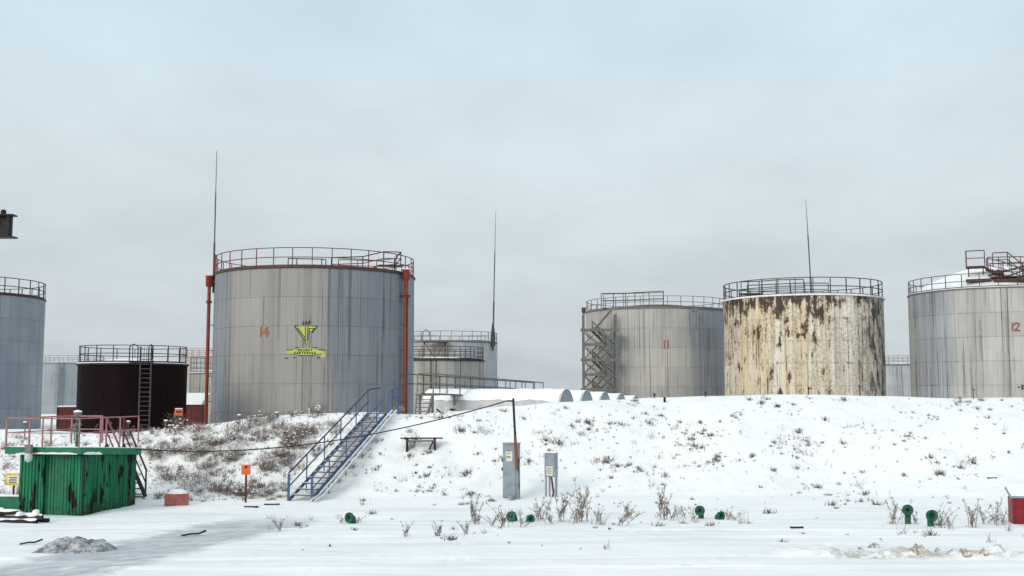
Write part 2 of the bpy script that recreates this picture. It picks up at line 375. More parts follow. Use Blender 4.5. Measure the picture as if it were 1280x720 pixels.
# ------------------------------------------------------------------ tanks
def tank_mat(name, root, r, H, colA, colB, drip=0.5, dripcol=(0.07, 0.06, 0.055), tint=None, rust=None, speck=0.0,
             toprust=0.0, yellow=0.0, grime=0.0, seed=0.0, course=2.0, spot=0.0, spec=0.3, weld=0.45, runs=0.0):
    b = NB(name)
    t = b.n('ShaderNodeTexCoord'); t.object = root
    sp = b.n('ShaderNodeSeparateXYZ'); b.l(t.outputs['Object'], sp.inputs[0])
    u = b.math('MULTIPLY', b.math('ARCTAN2', sp.outputs[1], sp.outputs[0]), r); z = sp.outputs[2]
    us = b.math('ADD', u, seed)
    uz = b.vec(us, 0.0, z)
    big = b.noise(b.vec(b.math('MULTIPLY', us, 0.32), 1.0, b.math('MULTIPLY', z, 0.16)), 1.0, 4)
    c = b.mix(b.rng(big, 0.34, 0.66), colA, colB)
    if tint:                                       # band of a second tone across the wall, uneven edges: (u0, u1, colour)
        u0, u1, tcx = tint
        w = b.math('ADD', u, b.math('MULTIPLY', b.math('SUBTRACT', b.noise(b.vec(us, 3.0, b.math('MULTIPLY', z, 0.12)), 0.9, 3), 0.5), 3.0))
        f = b.math('MULTIPLY', b.rng(w, u0 - 0.5, u0 + 0.8), b.rng(w, u1 - 0.4, u1 + 0.6, 1.0, 0.0))
        c = b.mix(b.math('MULTIPLY', f, 0.9), c, tcx)
    # broad soft runs
    s1 = b.noise(b.vec(b.math('MULTIPLY', us, 0.9), 5.0, b.math('MULTIPLY', z, 0.03)), 1.0, 5, 0.6)
    c = b.mix(b.rng(s1, 0.44, 0.70, 0.0, 0.55 * drip), c, dripcol)
    s1b = b.noise(b.vec(b.math('MULTIPLY', us, 3.5), 2.0, b.math('MULTIPLY', z, 0.10)), 1.0, 4, 0.65)
    c = b.mix(b.rng(s1b, 0.5, 0.75, 0.0, 0.45), c, tuple(x * 1.25 for x in colB))
    # narrow dark runs from the rim, uneven in length
    s2 = b.noise(b.vec(b.math('MULTIPLY', us, 1.15), 9.0, b.math('MULTIPLY', z, 0.008)), 1.0, 3, 0.5)
    ridge = b.math('ABSOLUTE', b.math('SUBTRACT', s2, 0.5))
    ln = b.rng(ridge, 0.0, 0.016, 1.0, 0.0)
    lv = b.rng(b.noise(b.vec(b.math('MULTIPLY', us, 0.8), 4.0, b.math('MULTIPLY', z, 0.16)), 1.0, 3), 0.36, 0.58)
    c = b.mix(b.math('MULTIPLY', b.math('MULTIPLY', ln, lv), min(1.0, drip * 1.1)), c, tuple(x * 0.5 for x in dripcol))
    # dirt held by the horizontal welds
    zz = b.math('ABSOLUTE', b.math('SUBTRACT', b.math('FRACT', b.math('ADD', b.math('DIVIDE', z, course), 0.5)), 0.5))
    wl_ = b.rng(zz, 0.0, 0.028, 1.0, 0.0)
    wv = b.rng(b.noise(uz, 1.6, 4, 0.7), 0.40, 0.62)
    c = b.mix(b.math('MULTIPLY', b.math('MULTIPLY', wl_, wv), weld), c, dripcol)
    if yellow:
        f = b.math('MULTIPLY', b.rng(b.noise(b.vec(b.math('MULTIPLY', us, 0.75), 11.0, b.math('MULTIPLY', z, 0.035)), 1.0, 5, 0.62), 0.40, 0.60),
                   b.rng(u, -1.0, 4.2, 1.0, 0.22))
        c = b.mix(b.math('MULTIPLY', f, yellow), c, (0.60, 0.45, 0.24))
        f = b.math('MULTIPLY', b.rng(b.noise(b.vec(b.math('MULTIPLY', us, 1.5), 17.0, b.math('MULTIPLY', z, 0.05)), 1.0, 4, 0.6), 0.55, 0.66),
                   b.rng(u, -2.0, 3.0, 1.0, 0.3))
        c = b.mix(b.math('MULTIPLY', f, yellow * 0.8), c, (0.26, 0.10, 0.03))
    if runs:                                      # thin brown runs, broken along their length
        rn = b.noise(b.vec(b.math('MULTIPLY', us, 3.2), 51.0, b.math('MULTIPLY', z, 0.07)), 1.0, 4, 0.6)
        rv = b.rng(b.noise(b.vec(b.math('MULTIPLY', us, 1.1), 53.0, b.math('MULTIPLY', z, 0.45)), 1.0, 5, 0.7), 0.42, 0.56)
        c = b.mix(b.math('MULTIPLY', b.math('MULTIPLY', b.rng(rn, 0.55, 0.63), rv), runs), c, (0.11, 0.062, 0.034))
        sw = b.math('MULTIPLY', b.rng(zz, 0.0, 0.10, 1.0, 0.0), b.rng(b.noise(uz, 1.1, 6, 0.75), 0.56, 0.63))
        c = b.mix(b.math('MULTIPLY', sw, runs), c, (0.07, 0.04, 0.025))
    if speck:
        f = b.math('MULTIPLY', b.rng(b.noise(uz, 3.6, 6, 0.8), 0.47, 0.60), b.rng(b.noise(uz, 0.28, 3), 0.32, 0.58))
        c = b.mix(b.math('MULTIPLY', f, speck), c, (0.15, 0.125, 0.105))
    if grime:
        f = b.math('MULTIPLY', b.rng(b.noise(b.vec(b.math('MULTIPLY', us, 0.9), 21.0, b.math('MULTIPLY', z, 0.40)), 1.0, 7, 0.75), 0.46, 0.56), b.rng(u, 4.9, 7.6))
        c = b.mix(b.math('MULTIPLY', f, grime), c, (0.035, 0.035, 0.03))
    if toprust:
        nz = b.noise(b.vec(b.math('MULTIPLY', us, 0.95), 31.0, b.math('MULTIPLY', z, 0.62)), 1.0, 8, 0.68)
        dn = b.noise(b.vec(b.math('MULTIPLY', us, 2.2), 37.0, b.math('MULTIPLY', z, 0.25)), 1.0, 5, 0.7)
        bias = b.math('MULTIPLY', b.rng(z, H * 0.68, H * 1.0), toprust * 0.20)
        lft = b.rng(u, 1.0, 4.5, 0.060, 0.02)
        q = b.math('ADD', b.math('ADD', b.math('ADD', b.math('MULTIPLY', nz, 0.55), b.math('MULTIPLY', dn, 0.45)), bias), lft)
        c = b.mix(b.rng(q, 0.56, 0.62, 0.0, 0.35), c, (0.24, 0.13, 0.06))
        c = b.mix(b.rng(q, 0.60, 0.64, 0.0, 0.95), c, (0.036, 0.021, 0.015))
    if spot:
        f = b.rng(b.noise(uz, 2.3, 5, 0.75), 0.655, 0.69)
        f = b.math('MULTIPLY', f, b.rng(b.noise(uz, 0.22, 2), 0.42, 0.60))
        c = b.mix(b.math('MULTIPLY', f, spot), c, (0.045, 0.038, 0.033))
    oi = b.n('ShaderNodeObjectInfo')
    c = b.mix(1.0, c, b.mix(oi.outputs['Random'], (0.93, 0.93, 0.935), (1.04, 1.04, 1.035)), 'MULTIPLY')
    b.bump(b.math('ADD', b.noise(uz, 0.8, 4), b.math('MULTIPLY', b.noise(uz, 9, 4), 0.10)), 0.35, 0.14)
    b.b.inputs['Specular IOR Level'].default_value = spec
    return b.out(c, 0.6, 0.0)

def plate_mesh(name, r, h, ang, mat, segs, gap=0.014, thick=0.035):
    g = gap / r; a0, a1 = g / 2, ang - g / 2; m = MB()
    out, inn = [], []
    for i in range(segs + 1):
        a = a0 + (a1 - a0) * i / segs; c, s = math.cos(a), math.sin(a)
        out += [(r*c, r*s, gap/2), (r*c, r*s, h - gap/2)]
        q = r - thick; inn += [(q*c, q*s, gap/2), (q*c, q*s, h - gap/2)]
    m.add(out, [(2*i, 2*i+2, 2*i+3, 2*i+1) for i in range(segs)], True)
    vs = out + inn; K = len(out)
    fs = []
    for i in range(segs):
        fs += [(2*i, K+2*i, K+2*i+2, 2*i+2), (2*i+1, 2*i+3, K+2*i+3, K+2*i+1)]
    e = 2 * segs
    fs += [(0, 1, K+1, K), (e, K+e, K+e+1, e+1)]
    m.add(vs, fs, False)
    return m.mesh(name, mat)

def rail_run(pts, h, name, mat, parent, spacing=1.3, w=0.05, mid=True, posts=True, post_name='railing_post'):
    """guard rail along local points: rails are one mesh, posts its children"""
    pts = [Vector(p) for p in pts]; m = MB()
    up = Vector((0, 0, h))
    for p, q in zip(pts, pts[1:]):
        m.bar(p + up, q + up, w)
        if mid: m.bar(p + up * 0.52, q + up * 0.52, w * 0.8)
    o = m.build(name, mat, parent)
    pm = MB().box((0, 0, h / 2), (w, w, h - w - 0.004)).mesh(post_name, mat)
    if posts:
        done = []
        for p, q in zip(pts, pts[1:]):
            n = max(1, round((q - p).length / spacing))
            for i in range(n + 1):
                c = p.lerp(q, i / n)
                if all((c - d).length > 0.2 for d in done): done.append(c); link(post_name, pm, o, c)
    return o

def tank(name, label, px, D, r, top, mat_kw, courses=6, nplates=8, rail=M_darkrail, rail_h=1.3, nposts=34, base=0.3, roof=0.5,
         snowrim=False, rim_mat=None, roof_mat=None, group='storage tanks', rings=(1.0, 0.5), railw=0.055, rim_w=0.16, rail_in=0.06):
    a, _ = ray(px, 400); X, Y = a * D, D
    rz = math.atan2(-Y, -X)
    root = empty(name, (X, Y, base), rz, label, 'tank', group)
    H = top - base; hc = H / courses
    mat = tank_mat(name + '_paint', root, r, H, course=hc, **mat_kw)
    shell = MB().lathe([(r - 0.03, 0.0), (r - 0.03, H)], 72, cap0=True).build('shell', mat, root)
    ang = 2 * math.pi / nplates
    pm = plate_mesh('plate', r, hc, ang, mat, 8 if nplates < 8 else 6)
    rnd = random.Random(int(px * 7 + D))
    off = rnd.random() * 2
    for i in range(courses):
        for j in range(nplates):
            th = off + j * ang + (ang * 0.37 * (i % 2)) + i * 0.05
            k = rnd.uniform(0.0, 0.012)
            link('plate', pm, root, (k * math.cos(th + ang / 2), k * math.sin(th + ang / 2), i * hc), th)
    prof = [(r - 0.02, H + 0.003), (r * 0.75, H + roof * 0.45), (r * 0.4, H + roof * 0.84), (0.02, H + roof)]
    MB().lathe(prof, 48).build('roof', roof_mat or M_snow, root)
    MB().ring(r - 0.0, H + 0.06, rim_w, 0.11).build('rim', rim_mat or rail, root)
    if snowrim: MB().ring(r - 0.01, H + 0.14, rim_w * 0.9, 0.05).build('snow_edge', M_snow, root)
    rr = r - rail_in; z0 = H + 0.11
    m = MB()
    for k in rings: m.ring(rr, z0 + rail_h * k, railw, railw, n=nposts * 2)
    m.ring(rr, z0 + 0.08, 0.012, 0.13, n=72)
    ro = m.build('railing', rail, root)
    hp = rail_h - railw / 2 - 0.004
    pm2 = MB().box((0, 0, hp / 2), (railw, railw, hp)).mesh('railing_post', rail)
    o2 = rnd.random()
    for j in range(nposts):
        th = 2 * math.pi * (j + o2) / nposts
        link('railing_post', pm2, ro, (rr * math.cos(th), rr * math.sin(th), z0), th)
    return root, H, mat

def decal(name, root, r, polys, mat, mats=None):
    """paint on the shell: convex polygons given in (u, z) metres on the unrolled wall, laid on the curve"""
    m = MB()
    for i, pl in enumerate(polys):
        mi = 0
        if isinstance(pl, dict): mi = pl['m']; pl = pl['p']
        rr = r + 0.025 + 0.006 * mi
        m.add([(rr * math.cos(u / r), rr * math.sin(u / r), z) for u, z in pl], (tuple(range(len(pl))),), False, mi)
    return m.build(name, mats or mat, root)
def stroke(pts, w):
    out = []
    for (a, b), (c, d) in zip(pts, pts[1:]):
        dx, dz = c - a, d - b; L = math.hypot(dx, dz); nx, nz = -dz / L * w / 2, dx / L * w / 2; ex, ez = dx / L * w * 0.35, dz / L * w * 0.35
        out.append([(a - ex - nx, b - ez - nz), (c + ex - nx, d + ez - nz), (c + ex + nx, d + ez + nz), (a - ex + nx, b - ez + nz)])
    return out
GL = {'1': [[(0.2, 0.8), (0.45, 1), (0.45, 0)]], 'I': [[(0.3, 1), (0.3, 0)]], '4': [[(0.5, 1), (0.0, 0.35), (0.7, 0.35)], [(0.5, 0.62), (0.5, 0)]],
      '2': [[(0.0, 0.78), (0.15, 1), (0.5, 1), (0.62, 0.75), (0.05, 0.0), (0.66, 0.0)]],
      'J': [[(0.5, 1), (0.5, 0.15), (0.3, 0), (0.05, 0.15)]], 'A': [[(0, 0), (0.3, 1), (0.6, 0)], [(0.12, 0.35), (0.48, 0.35)]],
      'F': [[(0.05, 0), (0.05, 1), (0.6, 1)], [(0.05, 0.55), (0.5, 0.55)]], 'K': [[(0.05, 0), (0.05, 1)], [(0.6, 1), (0.05, 0.5), (0.6, 0)]],
      'O': [[(0.05, 0.1), (0.05, 0.9), (0.55, 0.9), (0.55, 0.1), (0.05, 0.1)]], 'H': [[(0.05, 0), (0.05, 1)], [(0.55, 0), (0.55, 1)], [(0.05, 0.5), (0.55, 0.5)]],
      'T': [[(0, 1), (0.6, 1)], [(0.3, 1), (0.3, 0)]], 'M': [[(0, 0), (0, 1), (0.3, 0.4), (0.6, 1), (0.6, 0)]], 'E': [[(0.6, 1), (0.05, 1), (0.05, 0), (0.6, 0)], [(0.05, 0.5), (0.5, 0.5)]],
      'N': [[(0.05, 0), (0.05, 1), (0.55, 0), (0.55, 1)]], 'P': [[(0.05, 0), (0.05, 1), (0.55, 1), (0.55, 0.5), (0.05, 0.5)]], '-': [[(0, 0.5), (0.4, 0.5)]],
      'Y': [[(0, 1), (0.3, 0.5), (0.6, 1)], [(0.3, 0.5), (0.3, 0)]], 'U': [[(0.05, 1), (0.05, 0), (0.55, 0), (0.55, 1)]]}
def text(s, u, z, h, w, adv=0.85, lean=0.0, mi=0):
    out = []
    for ch in s:
        for st in GL.get(ch, []):
            out += [{'m': mi, 'p': q} for q in stroke([(u + (x + lean * y) * h, z + y * h) for x, y in st], w)]
        u += adv * h
    return out
GREY = dict(colA=(0.26, 0.27, 0.285), colB=(0.34, 0.345, 0.35))
M_numdull = paint('number_dull_red', (0.20, 0.085, 0.06), (0.3, 0.26, 0.23), 0.7, 0.7, scale=6)
M_num = paint('number_red', (0.36, 0.10, 0.04), (0.28, 0.2, 0.15), 0.35, 0.7, scale=6)

# --- tank 14, nearest
t14, H14, m14 = tank('storage_tank', 'large grey tank numbered 14 with a yellow triangle emblem and red pipes', 394, 86.3, 7.6, 12.55,
    dict(colA=(0.205, 0.222, 0.248), colB=(0.24, 0.255, 0.278), drip=0.6, tint=(-7.4, 0.9, (0.315, 0.297, 0.278)), seed=3.0, weld=0.3, dripcol=(0.10, 0.095, 0.085), spot=0.3),
    rail=M_redrail, nposts=34, rail_h=1.35, rim_mat=M_darkrail)
r14 = 7.6
decal('tank_number', t14, r14, text('I4', -4.15, 7.72 - 0.3, 0.66, 0.115, 0.55, 0.06), M_num)
Zb = -0.3
ye = (0.0)
M_dec = [paint('emblem_yellow', (0.54, 0.54, 0.10), (0.32, 0.31, 0.2), 0.75, 0.7, scale=6), paint('emblem_green', (0.035, 0.07, 0.025), (0.08, 0.09, 0.05), 0.3, 0.7, scale=6), M_ink]
def sh(pl, du, dz, mi=0): return {'m': mi, 'p': [(u + du, z + dz) for u, z in pl]}
E = []
eu, ez = -0.64, 8.40 + Zb          # top middle of the triangular emblem
tri = lambda pts, mi: E.append(sh(pts, eu, ez, mi))
tri([(-0.70, 0), (-0.03, 0), (-0.03, -0.95)], 0); tri([(0.0, 0), (0.14, 0), (0.07, -0.95), (0.0, -1.02)], 0)
tri([(0.16, 0), (0.72, 0), (0.46, -0.34), (0.16, -0.34)], 0); tri([(-0.01, -0.95), (0.07, -0.9), (0.1, -1.2), (0.02, -1.25)], 0)
for a in ([(-0.80, 0.03), (0.80, 0.03)], [(-0.78, 0), (-0.02, -1.02)], [(-0.56, -0.12), (-0.08, -0.74)], [(-0.03, 0), (-0.03, -1.22)], [(0.15, 0), (0.12, -0.92)],
          [(0.78, 0), (0.44, -0.44)], [(0.24, -0.13), (0.60, -0.13), (0.42, -0.36)], [(0.24, -0.13), (0.24, -0.34)]):
    E += [sh(q, eu, ez, 1) for q in stroke(a, 0.065)]
E += [dict(p=d['p'], m=2) for d in text('JAF', eu - 0.27, ez + 0.15, 0.22, 0.06, 1.05)]
decal('emblem', t14, r14, E, None, M_dec)
B = []; bu, bz = -0.62, 6.64 + Zb
for k in range(6):
    x0 = -0.84 + 0.28 * k; x1 = x0 + 0.28; e0 = 0.24 if 0 < k < 5 else 0.16
    B.append(sh([(x0, -e0), (x1, -e0), (x1, e0), (x0, e0)], bu, bz))
for s_ in (-1, 1):
    B.append(sh([(s_ * 1.35, -0.12), (s_ * 0.84, -0.16), (s_ * 0.84, 0.10), (s_ * 1.35, 0.06)][::s_], bu, bz))
decal('banner_tail', t14, r14, [sh([(1.0, -0.42), (1.36, -0.36), (1.40, -0.14), (1.1, -0.16)], bu, bz)], None, M_dec)
for a in ([(-0.72, 0.27), (0.82, 0.27)], [(-0.86, 0.12), (-1.32, 0.09)], [(0.88, 0.14), (1.36, 0.10)], [(-0.5, -0.27), (0.5, -0.27)]):
    B += [sh(q, bu, bz, 1) for q in stroke(a, 0.06)]
B += [dict(p=d['p'], m=2) for d in text('MUTNEY', bu - 0.52, bz + 0.04, 0.13, 0.04, 1.35)]
B += [dict(p=d['p'], m=2) for d in text('KONTPOHKA', bu - 0.78, bz - 0.16, 0.13, 0.04, 1.32)]
for a in ([(-1.45, -0.46), (-1.25, -0.46)], [(0.80, -0.42), (0.97, -0.44)], [(-0.84, -0.42), (-0.74, -0.42)]):
    decal('banner_scroll', t14, r14, [sh(q, bu, bz, 1) for q in stroke(a, 0.07)], None, M_dec)
decal('emblem_banner', t14, r14, B, None, M_dec)
def standpipe(root, ang, r, zb, zt, double=False, side=0.28):
    """foam riser with a chamber on top, clamped to the wall"""
    rr = r + 0.38; c, s = math.cos(ang), math.sin(ang); tx, ty = -s, c
    p0 = Vector((rr * c, rr * s, zb)); T = Vector((tx, ty, 0))
    m = MB()
    if double:
        m.path([p0 - T * 0.2, p0 - T * 0.2 + Vector((0, 0, zt - zb - 1.9))], 0.08, 8); m.path([p0 + T * 0.2, p0 + T * 0.2 + Vector((0, 0, zt - zb - 1.9))], 0.08, 8)
        m.path([p0 + Vector((0, 0, zt - zb - 1.9)), p0 + Vector((0, 0, zt - zb - 0.8))], 0.16, 10)
    else: m.path([p0, p0 + Vector((0, 0, zt - zb - 0.7))], 0.13, 10)
    pipe = m.build('foam_pipe', M_redpipe, root)
    M = Matrix.Translation(p0 + Vector((0, 0, zt - zb - 0.85)))
    ch = MB().lathe([(0.14, 0), (0.27, 0.06), (0.27, 0.75), (0.31, 0.78), (0.31, 0.86)], 14, M=M, cap0=True, cap1=True)
    ch.path([p0 + Vector((0, 0, zt - zb - 0.45)), Vector(((r + 0.0) * c, (r + 0.0) * s, zt - 0.45))], 0.13, 8)
    ch.build('foam_chamber', M_redpipe, root)
    MB().lathe([(0.29, 0), (0.24, 0.05), (0.02, 0.08)], 12, M=Matrix.Translation(p0 + Vector((0, 0, zt - zb + 0.015)))).build('snow_cap', M_snow, root)
    fl = MB()
    for zf in (zt - 1.95, zt - 2.05): fl.lathe([(0.12, 0), (0.24 if not double else 0.36, 0), (0.24 if not double else 0.36, 0.06), (0.12, 0.06)], 12, M=Matrix.Translation((p0.x, p0.y, zf)))
    fl.build('flange', M_redpipe, root)
    for zc in [zb + 0.9 + 1.9 * k for k in range(int((zt - zb - 2.5) / 1.9))]:
        MB().bar(p0 + Vector((0, 0, zc - zb)), Vector((r * c, r * s, zc)), 0.06).build('clamp', M_darkrail, root)
standpipe(t14, math.asin(-0.985), r14, 0.0, H14 - 0.05)
standpipe(t14, math.asin(0.83), r14, 0.0, H14 + 0.35, double=True)
def rod(root, ang, r, z0, z1, x=0.07, lean=(0, 0), mat=M_rod):
    c, s = math.cos(ang), math.sin(ang); p = Vector((r * c, r * s, z0)); L = z1 - z0
    m = MB(); k = Vector((lean[0], lean[1], 0))
    m.path([p, p + Vector((0, 0, 0.35 * L)) + k * 0.3], x, 8)
    m.path([p + Vector((0, 0, 0.35 * L)) + k * 0.3, p + Vector((0, 0, 0.7 * L)) + k * 0.65], x * 0.65, 6)
    m.path([p + Vector((0, 0, 0.7 * L)) + k * 0.65, p + Vector((0, 0, L)) + k], x * 0.42, 6, r1=0.02)
    m.build('lightning_rod', mat, root)
    br = MB(); br.bar(p + Vector((0, 0, 0.35)), (p.x * (r - 0.25) / r, p.y * (r - 0.25) / r, z0 + 0.35), 0.08); br.bar(p + Vector((0, 0, 1.2)), (p.x * (r - 0.25) / r, p.y * (r - 0.25) / r, z0 + 1.2), 0.08)
    br.build('rod_bracket', M_redrail, root)
    return p
rod(t14, math.asin(-0.992), r14 + 0.06, H14 - 1.3, H14 + 9.6, 0.075)
MB().bar((r14 * math.cos(math.asin(-0.99)), r14 * math.sin(math.asin(-0.99)), H14 - 0.2), (r14 * math.cos(math.asin(-0.99)), r14 * math.sin(math.asin(-0.99)), H14 + 1.6), 0.16).build('rod_clamp', M_redrail, t14)
# roof walkways of tank 14 (local frame: +x toward the viewer, +y to the right)
z = H14 + 0.05
rail_run([(5.4, -2.0, z - .1), (4.6, -1.4, z), (4.6, 0.4, z), (5.2, 0.7, z - .1)], 0.95, 'walkway_railing', M_black, t14, 2.2, 0.07)
rail_run([(4.8, 1.1, z), (4.6, 3.4, z + 0.15), (3.4, 5.0, z + 0.7), (3.4, 6.3, z + 0.7)], 1.05, 'walkway_railing', M_black, t14, 1.6, 0.07)
rail_run([(5.4, 1.6, z), (5.1, 4.4, z), (4.2, 5.8, z + 0.3)], 0.85, 'walkway_railing', M_redrail, t14, 1.4, 0.06)
MB().box((3.9, 5.5, z + 0.62), (1.0, 1.8, 0.08)).build('walkway_platform', M_darkrail, t14)
st = MB()
for k in range(6): st.box((4.6 - 0.12 * k, 3.2 + 0.28 * k, z + 0.1 + 0.10 * k), (0.7, 0.22, 0.04))
st.build('walkway_steps', M_darkrail, t14)
rail_run([(3.4, 6.3, z + 0.7), (4.4, 5.75, z + 0.0)], 1.05, 'walkway_railing', M_black, t14, 1.2, 0.07)

# --- tank 10: peeling, rusty, cream
t10, H10, m10 = tank('storage_tank', 'cream tank with peeling paint and brown rust streaks', 1003, 109.5, 7.6, 12.65,
    dict(colA=(0.66, 0.615, 0.53), colB=(0.74, 0.70, 0.63), runs=1.0, drip=0.6, dripcol=(0.16, 0.11, 0.07), seed=11.0, speck=0.6, toprust=0.36, yellow=0.62, grime=0.95, spot=0.95),
    rail=M_darkrail, nposts=30, rail_h=1.55, rim_mat=M_white, snowrim=True, railw=0.075, rim_w=0.3)
z = H10 + 0.05
rail_run([(4.4, -5.6, z), (4.4, -3.9, z), (5.4, -2.3, z), (5.4, 0.2, z)], 1.65, 'walkway_railing', M_darkrail, t10, 1.5, 0.08)
rail_run([(4.8, -5.0, z), (5.7, -1.0, z), (5.8, 0.3, z), (5.2, 2.4, z)], 1.25, 'walkway_railing', M_darkrail, t10, 1.6, 0.08)
MB().box((4.6, -4.7, z + 0.42), (1.6, 2.2, 0.10)).build('walkway_platform', M_darkrail, t10)
rod(t10, math.pi - 0.14, r14 - 0.2, H10 - 1.2, H10 + 11.4, 0.10, (0, -0.4))
# --- tank 11 with stair tower
t11, H11, m11 = tank('storage_tank', 'grey tank numbered 11 beside the steel stair tower', 820, 124, 7.75, 12.55,
    dict(colA=(0.36, 0.352, 0.34), colB=(0.44, 0.425, 0.405), drip=0.65, tint=(3.4, 20, (0.26, 0.285, 0.33)), seed=23.0, spot=0.5, dripcol=(0.12, 0.10, 0.085)),
    rail=M_greyrail, nposts=34, rail_h=1.2, rim_mat=M_greyrail, snowrim=False, roof=0.9, roof_mat=M_rustred)
decal('tank_number', t11, 7.75, [{'m': 1, 'p': [(0.66, 8.03), (1.28, 8.03), (1.28, 8.93), (0.66, 8.93)]}] + text('II', 0.62, 8.1, 0.76, 0.16, 0.45, mi=2), None, [M_numdull, paint('faded_pink_patch', (0.42, 0.31, 0.28), (0.36, 0.33, 0.31), 0.5, 0.7), M_numdull])
z = H11 + 0.05
rail_run([(5.0, -5.8, z + .2), (5.0, -3.2, z + .2), (5.6, -2.2, z + .2), (5.9, 0.8, z + .3)], 1.6, 'walkway_railing', M_darkrail, t11, 1.6, 0.08)
rail_run([(4.2, -5.6, z + .2), (4.2, 0.8, z + .3)], 1.6, 'walkway_railing', M_greyrail, t11, 2.0, 0.07)
rail_run([(5.9, 0.8, z + .3), (4.2, 0.8, z + .3)], 1.6, 'walkway_railing', M_darkrail, t11, 2.0, 0.08)
MB().box((4.9, -2.4, z + 0.15), (1.6, 6.4, 0.12)).build('walkway_platform', M_rustred, t11)
hp = MB(); hp.path([(7.6, 3.9, H11 - 0.1), (8.0, 4.1, H11 - 0.3), (8.0, 4.1, H11 - 2.3)], 0.08, 6); hp.box((7.75, 4.0, H11 - 0.25), (0.5, 0.5, 0.3)); hp.build('foam_chamber', M_greyrail, t11)
# --- tank 12
t12, H12, m12 = tank('storage_tank', 'grey white tank numbered 12 with snowy domed roof at right edge', 1247, 102, 7.65, 12.65,
    dict(colA=(0.37, 0.37, 0.362), colB=(0.45, 0.437, 0.415), drip=0.75, runs=0.35, tint=(-9, -4.2, (0.29, 0.31, 0.34)), seed=41.0, spot=0.75, dripcol=(0.10, 0.085, 0.07)),
    rail=M_darkrail, nposts=32, rail_h=1.25, rim_mat=M_greyrail, snowrim=True, roof=2.7)
decal('tank_number', t12, 7.65, text('I2', 0.95, 8.7, 0.62, 0.14, 0.55), M_numdull)
decal('wall_lettering', t12, 7.65, text('-KOHT', 1.35, 3.75, 0.36, 0.085, 0.85), M_ink)
z = H12 + 0.35
MB().box((5.2, -1.6, z + 1.75), (1.3, 1.6, 0.12)).build('valve_platform', M_rustred, t12)
rail_run([(4.6, -2.35, z + 1.8), (5.8, -2.35, z + 1.8), (5.8, -0.85, z + 1.8)], 1.35, 'platform_railing', M_darkred, t12, 1.5, 0.08)
rail_run([(4.8, -0.2, z + 1.7), (4.8, 1.0, z + 1.7), (5.4, 2.2, z + 0.5)], 1.3, 'platform_railing', M_darkred, t12, 1.2, 0.08)
rail_run([(5.9, -0.7, z + 1.2), (6.2, 0.6, z + 0.8), (6.4, 1.9, z + 0.1), (6.4, 4.0, z)], 1.25, 'walkway_railing', M_darkred, t12, 1.1, 0.08)
st = MB()
for k in range(9): st.box((5.5 + 0.03 * k, -0.7 + 0.36 * k, z + 1.6 - 0.19 * k), (1.0, 0.34, 0.05))
st.bar((6.0, -0.8, z + 1.55), (6.2, 2.4, z - 0.1), 0.06, 0.2); st.bar((5.0, -0.8, z + 1.55), (5.2, 2.4, z - 0.1), 0.06, 0.2)
st.build('roof_steps', M_rustred, t12)
pf = MB(); pf.box((6.3, 1.0, z - 0.22), (1.0, 6.0, 0.14)); pf.box((6.0, -1.8, z - 0.05), (0.9, 1.6, 0.25))
for y in (-2.2, -1.0): pf.bar((5.0, y, z - 0.3), (5.0, y, z + 1.7), 0.09)
pf.box((6.35, 2.2, H12 + 1.02), (0.9, 5.2, 0.10)); pf.box((6.5, -1.4, H12 + 0.82), (0.6, 2.0, 0.22)); pf.box((6.55, 1.6, H12 + 0.72), (0.5, 3.6, 0.30))
pf.bar((6.3, -0.6, H12 + 1.2), (5.9, 2.4, H12 + 2.0), 0.14); pf.bar((6.6, 0.3, H12 + 0.9), (6.4, 3.4, H12 + 1.9), 0.10)
pf.build('roof_walkway', M_darkred, t12)
rail_run([(6.8, -0.4, H12 + 0.9), (6.8, 4.6, H12 + 0.9)], 1.3, 'walkway_railing', M_darkred, t12, 0.9, 0.07)
rail_run([(5.6, -0.6, H12 + 1.7), (5.9, 2.0, H12 + 1.6), (5.9, 4.6, H12 + 1.2)], 1.2, 'walkway_railing', M_darkred, t12, 1.0, 0.07)
va = MB(); va.path([(5.3, 0.2, z - 0.4), (5.3, 0.2, z + 0.9)], 0.2, 10); va.lathe([(0.3, 0), (0.42, 0.1), (0.42, 0.4), (0.1, 0.55)], 12, M=Matrix.Translation((5.3, 0.2, z + 0.9))); va.build('vent_valve', M_rustred, t12)
# --- tank at the left edge
t13, H13, m13 = tank('storage_tank', 'pale blue grey tank cut off by the left edge of the picture', -53, 105.5, 7.6, 12.6,
    dict(colA=(0.215, 0.25, 0.29), colB=(0.265, 0.295, 0.33), drip=0.42, seed=57.0, dripcol=(0.13, 0.15, 0.18), spot=0.4),
    rail=M_darkrail, nposts=32, rail_h=1.5, rim_mat=M_rustred, snowrim=False, railw=0.07)
# --- pale tank behind it
t5, H5, m5 = tank('storage_tank', 'low pale blue tank between the left edge tank and the black tank', 84, 190, 6.2, 8.6,
    dict(colA=(0.265, 0.30, 0.335), colB=(0.325, 0.355, 0.38), drip=0.3, seed=71.0, dripcol=(0.2, 0.2, 0.22)), courses=5, nplates=7,
    rail=M_greyrail, nposts=26, rail_h=1.25, snowrim=True, rim_mat=M_greyrail)
ld = MB(); ld.bar((6.35, -1.0, 0.5), (6.35, -1.0, H5 + 0.3), 0.1); ld.bar((6.35, -0.3, 0.5), (6.35, -0.3, H5 + 0.3), 0.1)
for k in range(14): ld.bar((6.35, -1.0, 1 + 0.5 * k), (6.35, -0.3, 1 + 0.5 * k), 0.06)
ld.build('ladder', M_greyrail, t5)
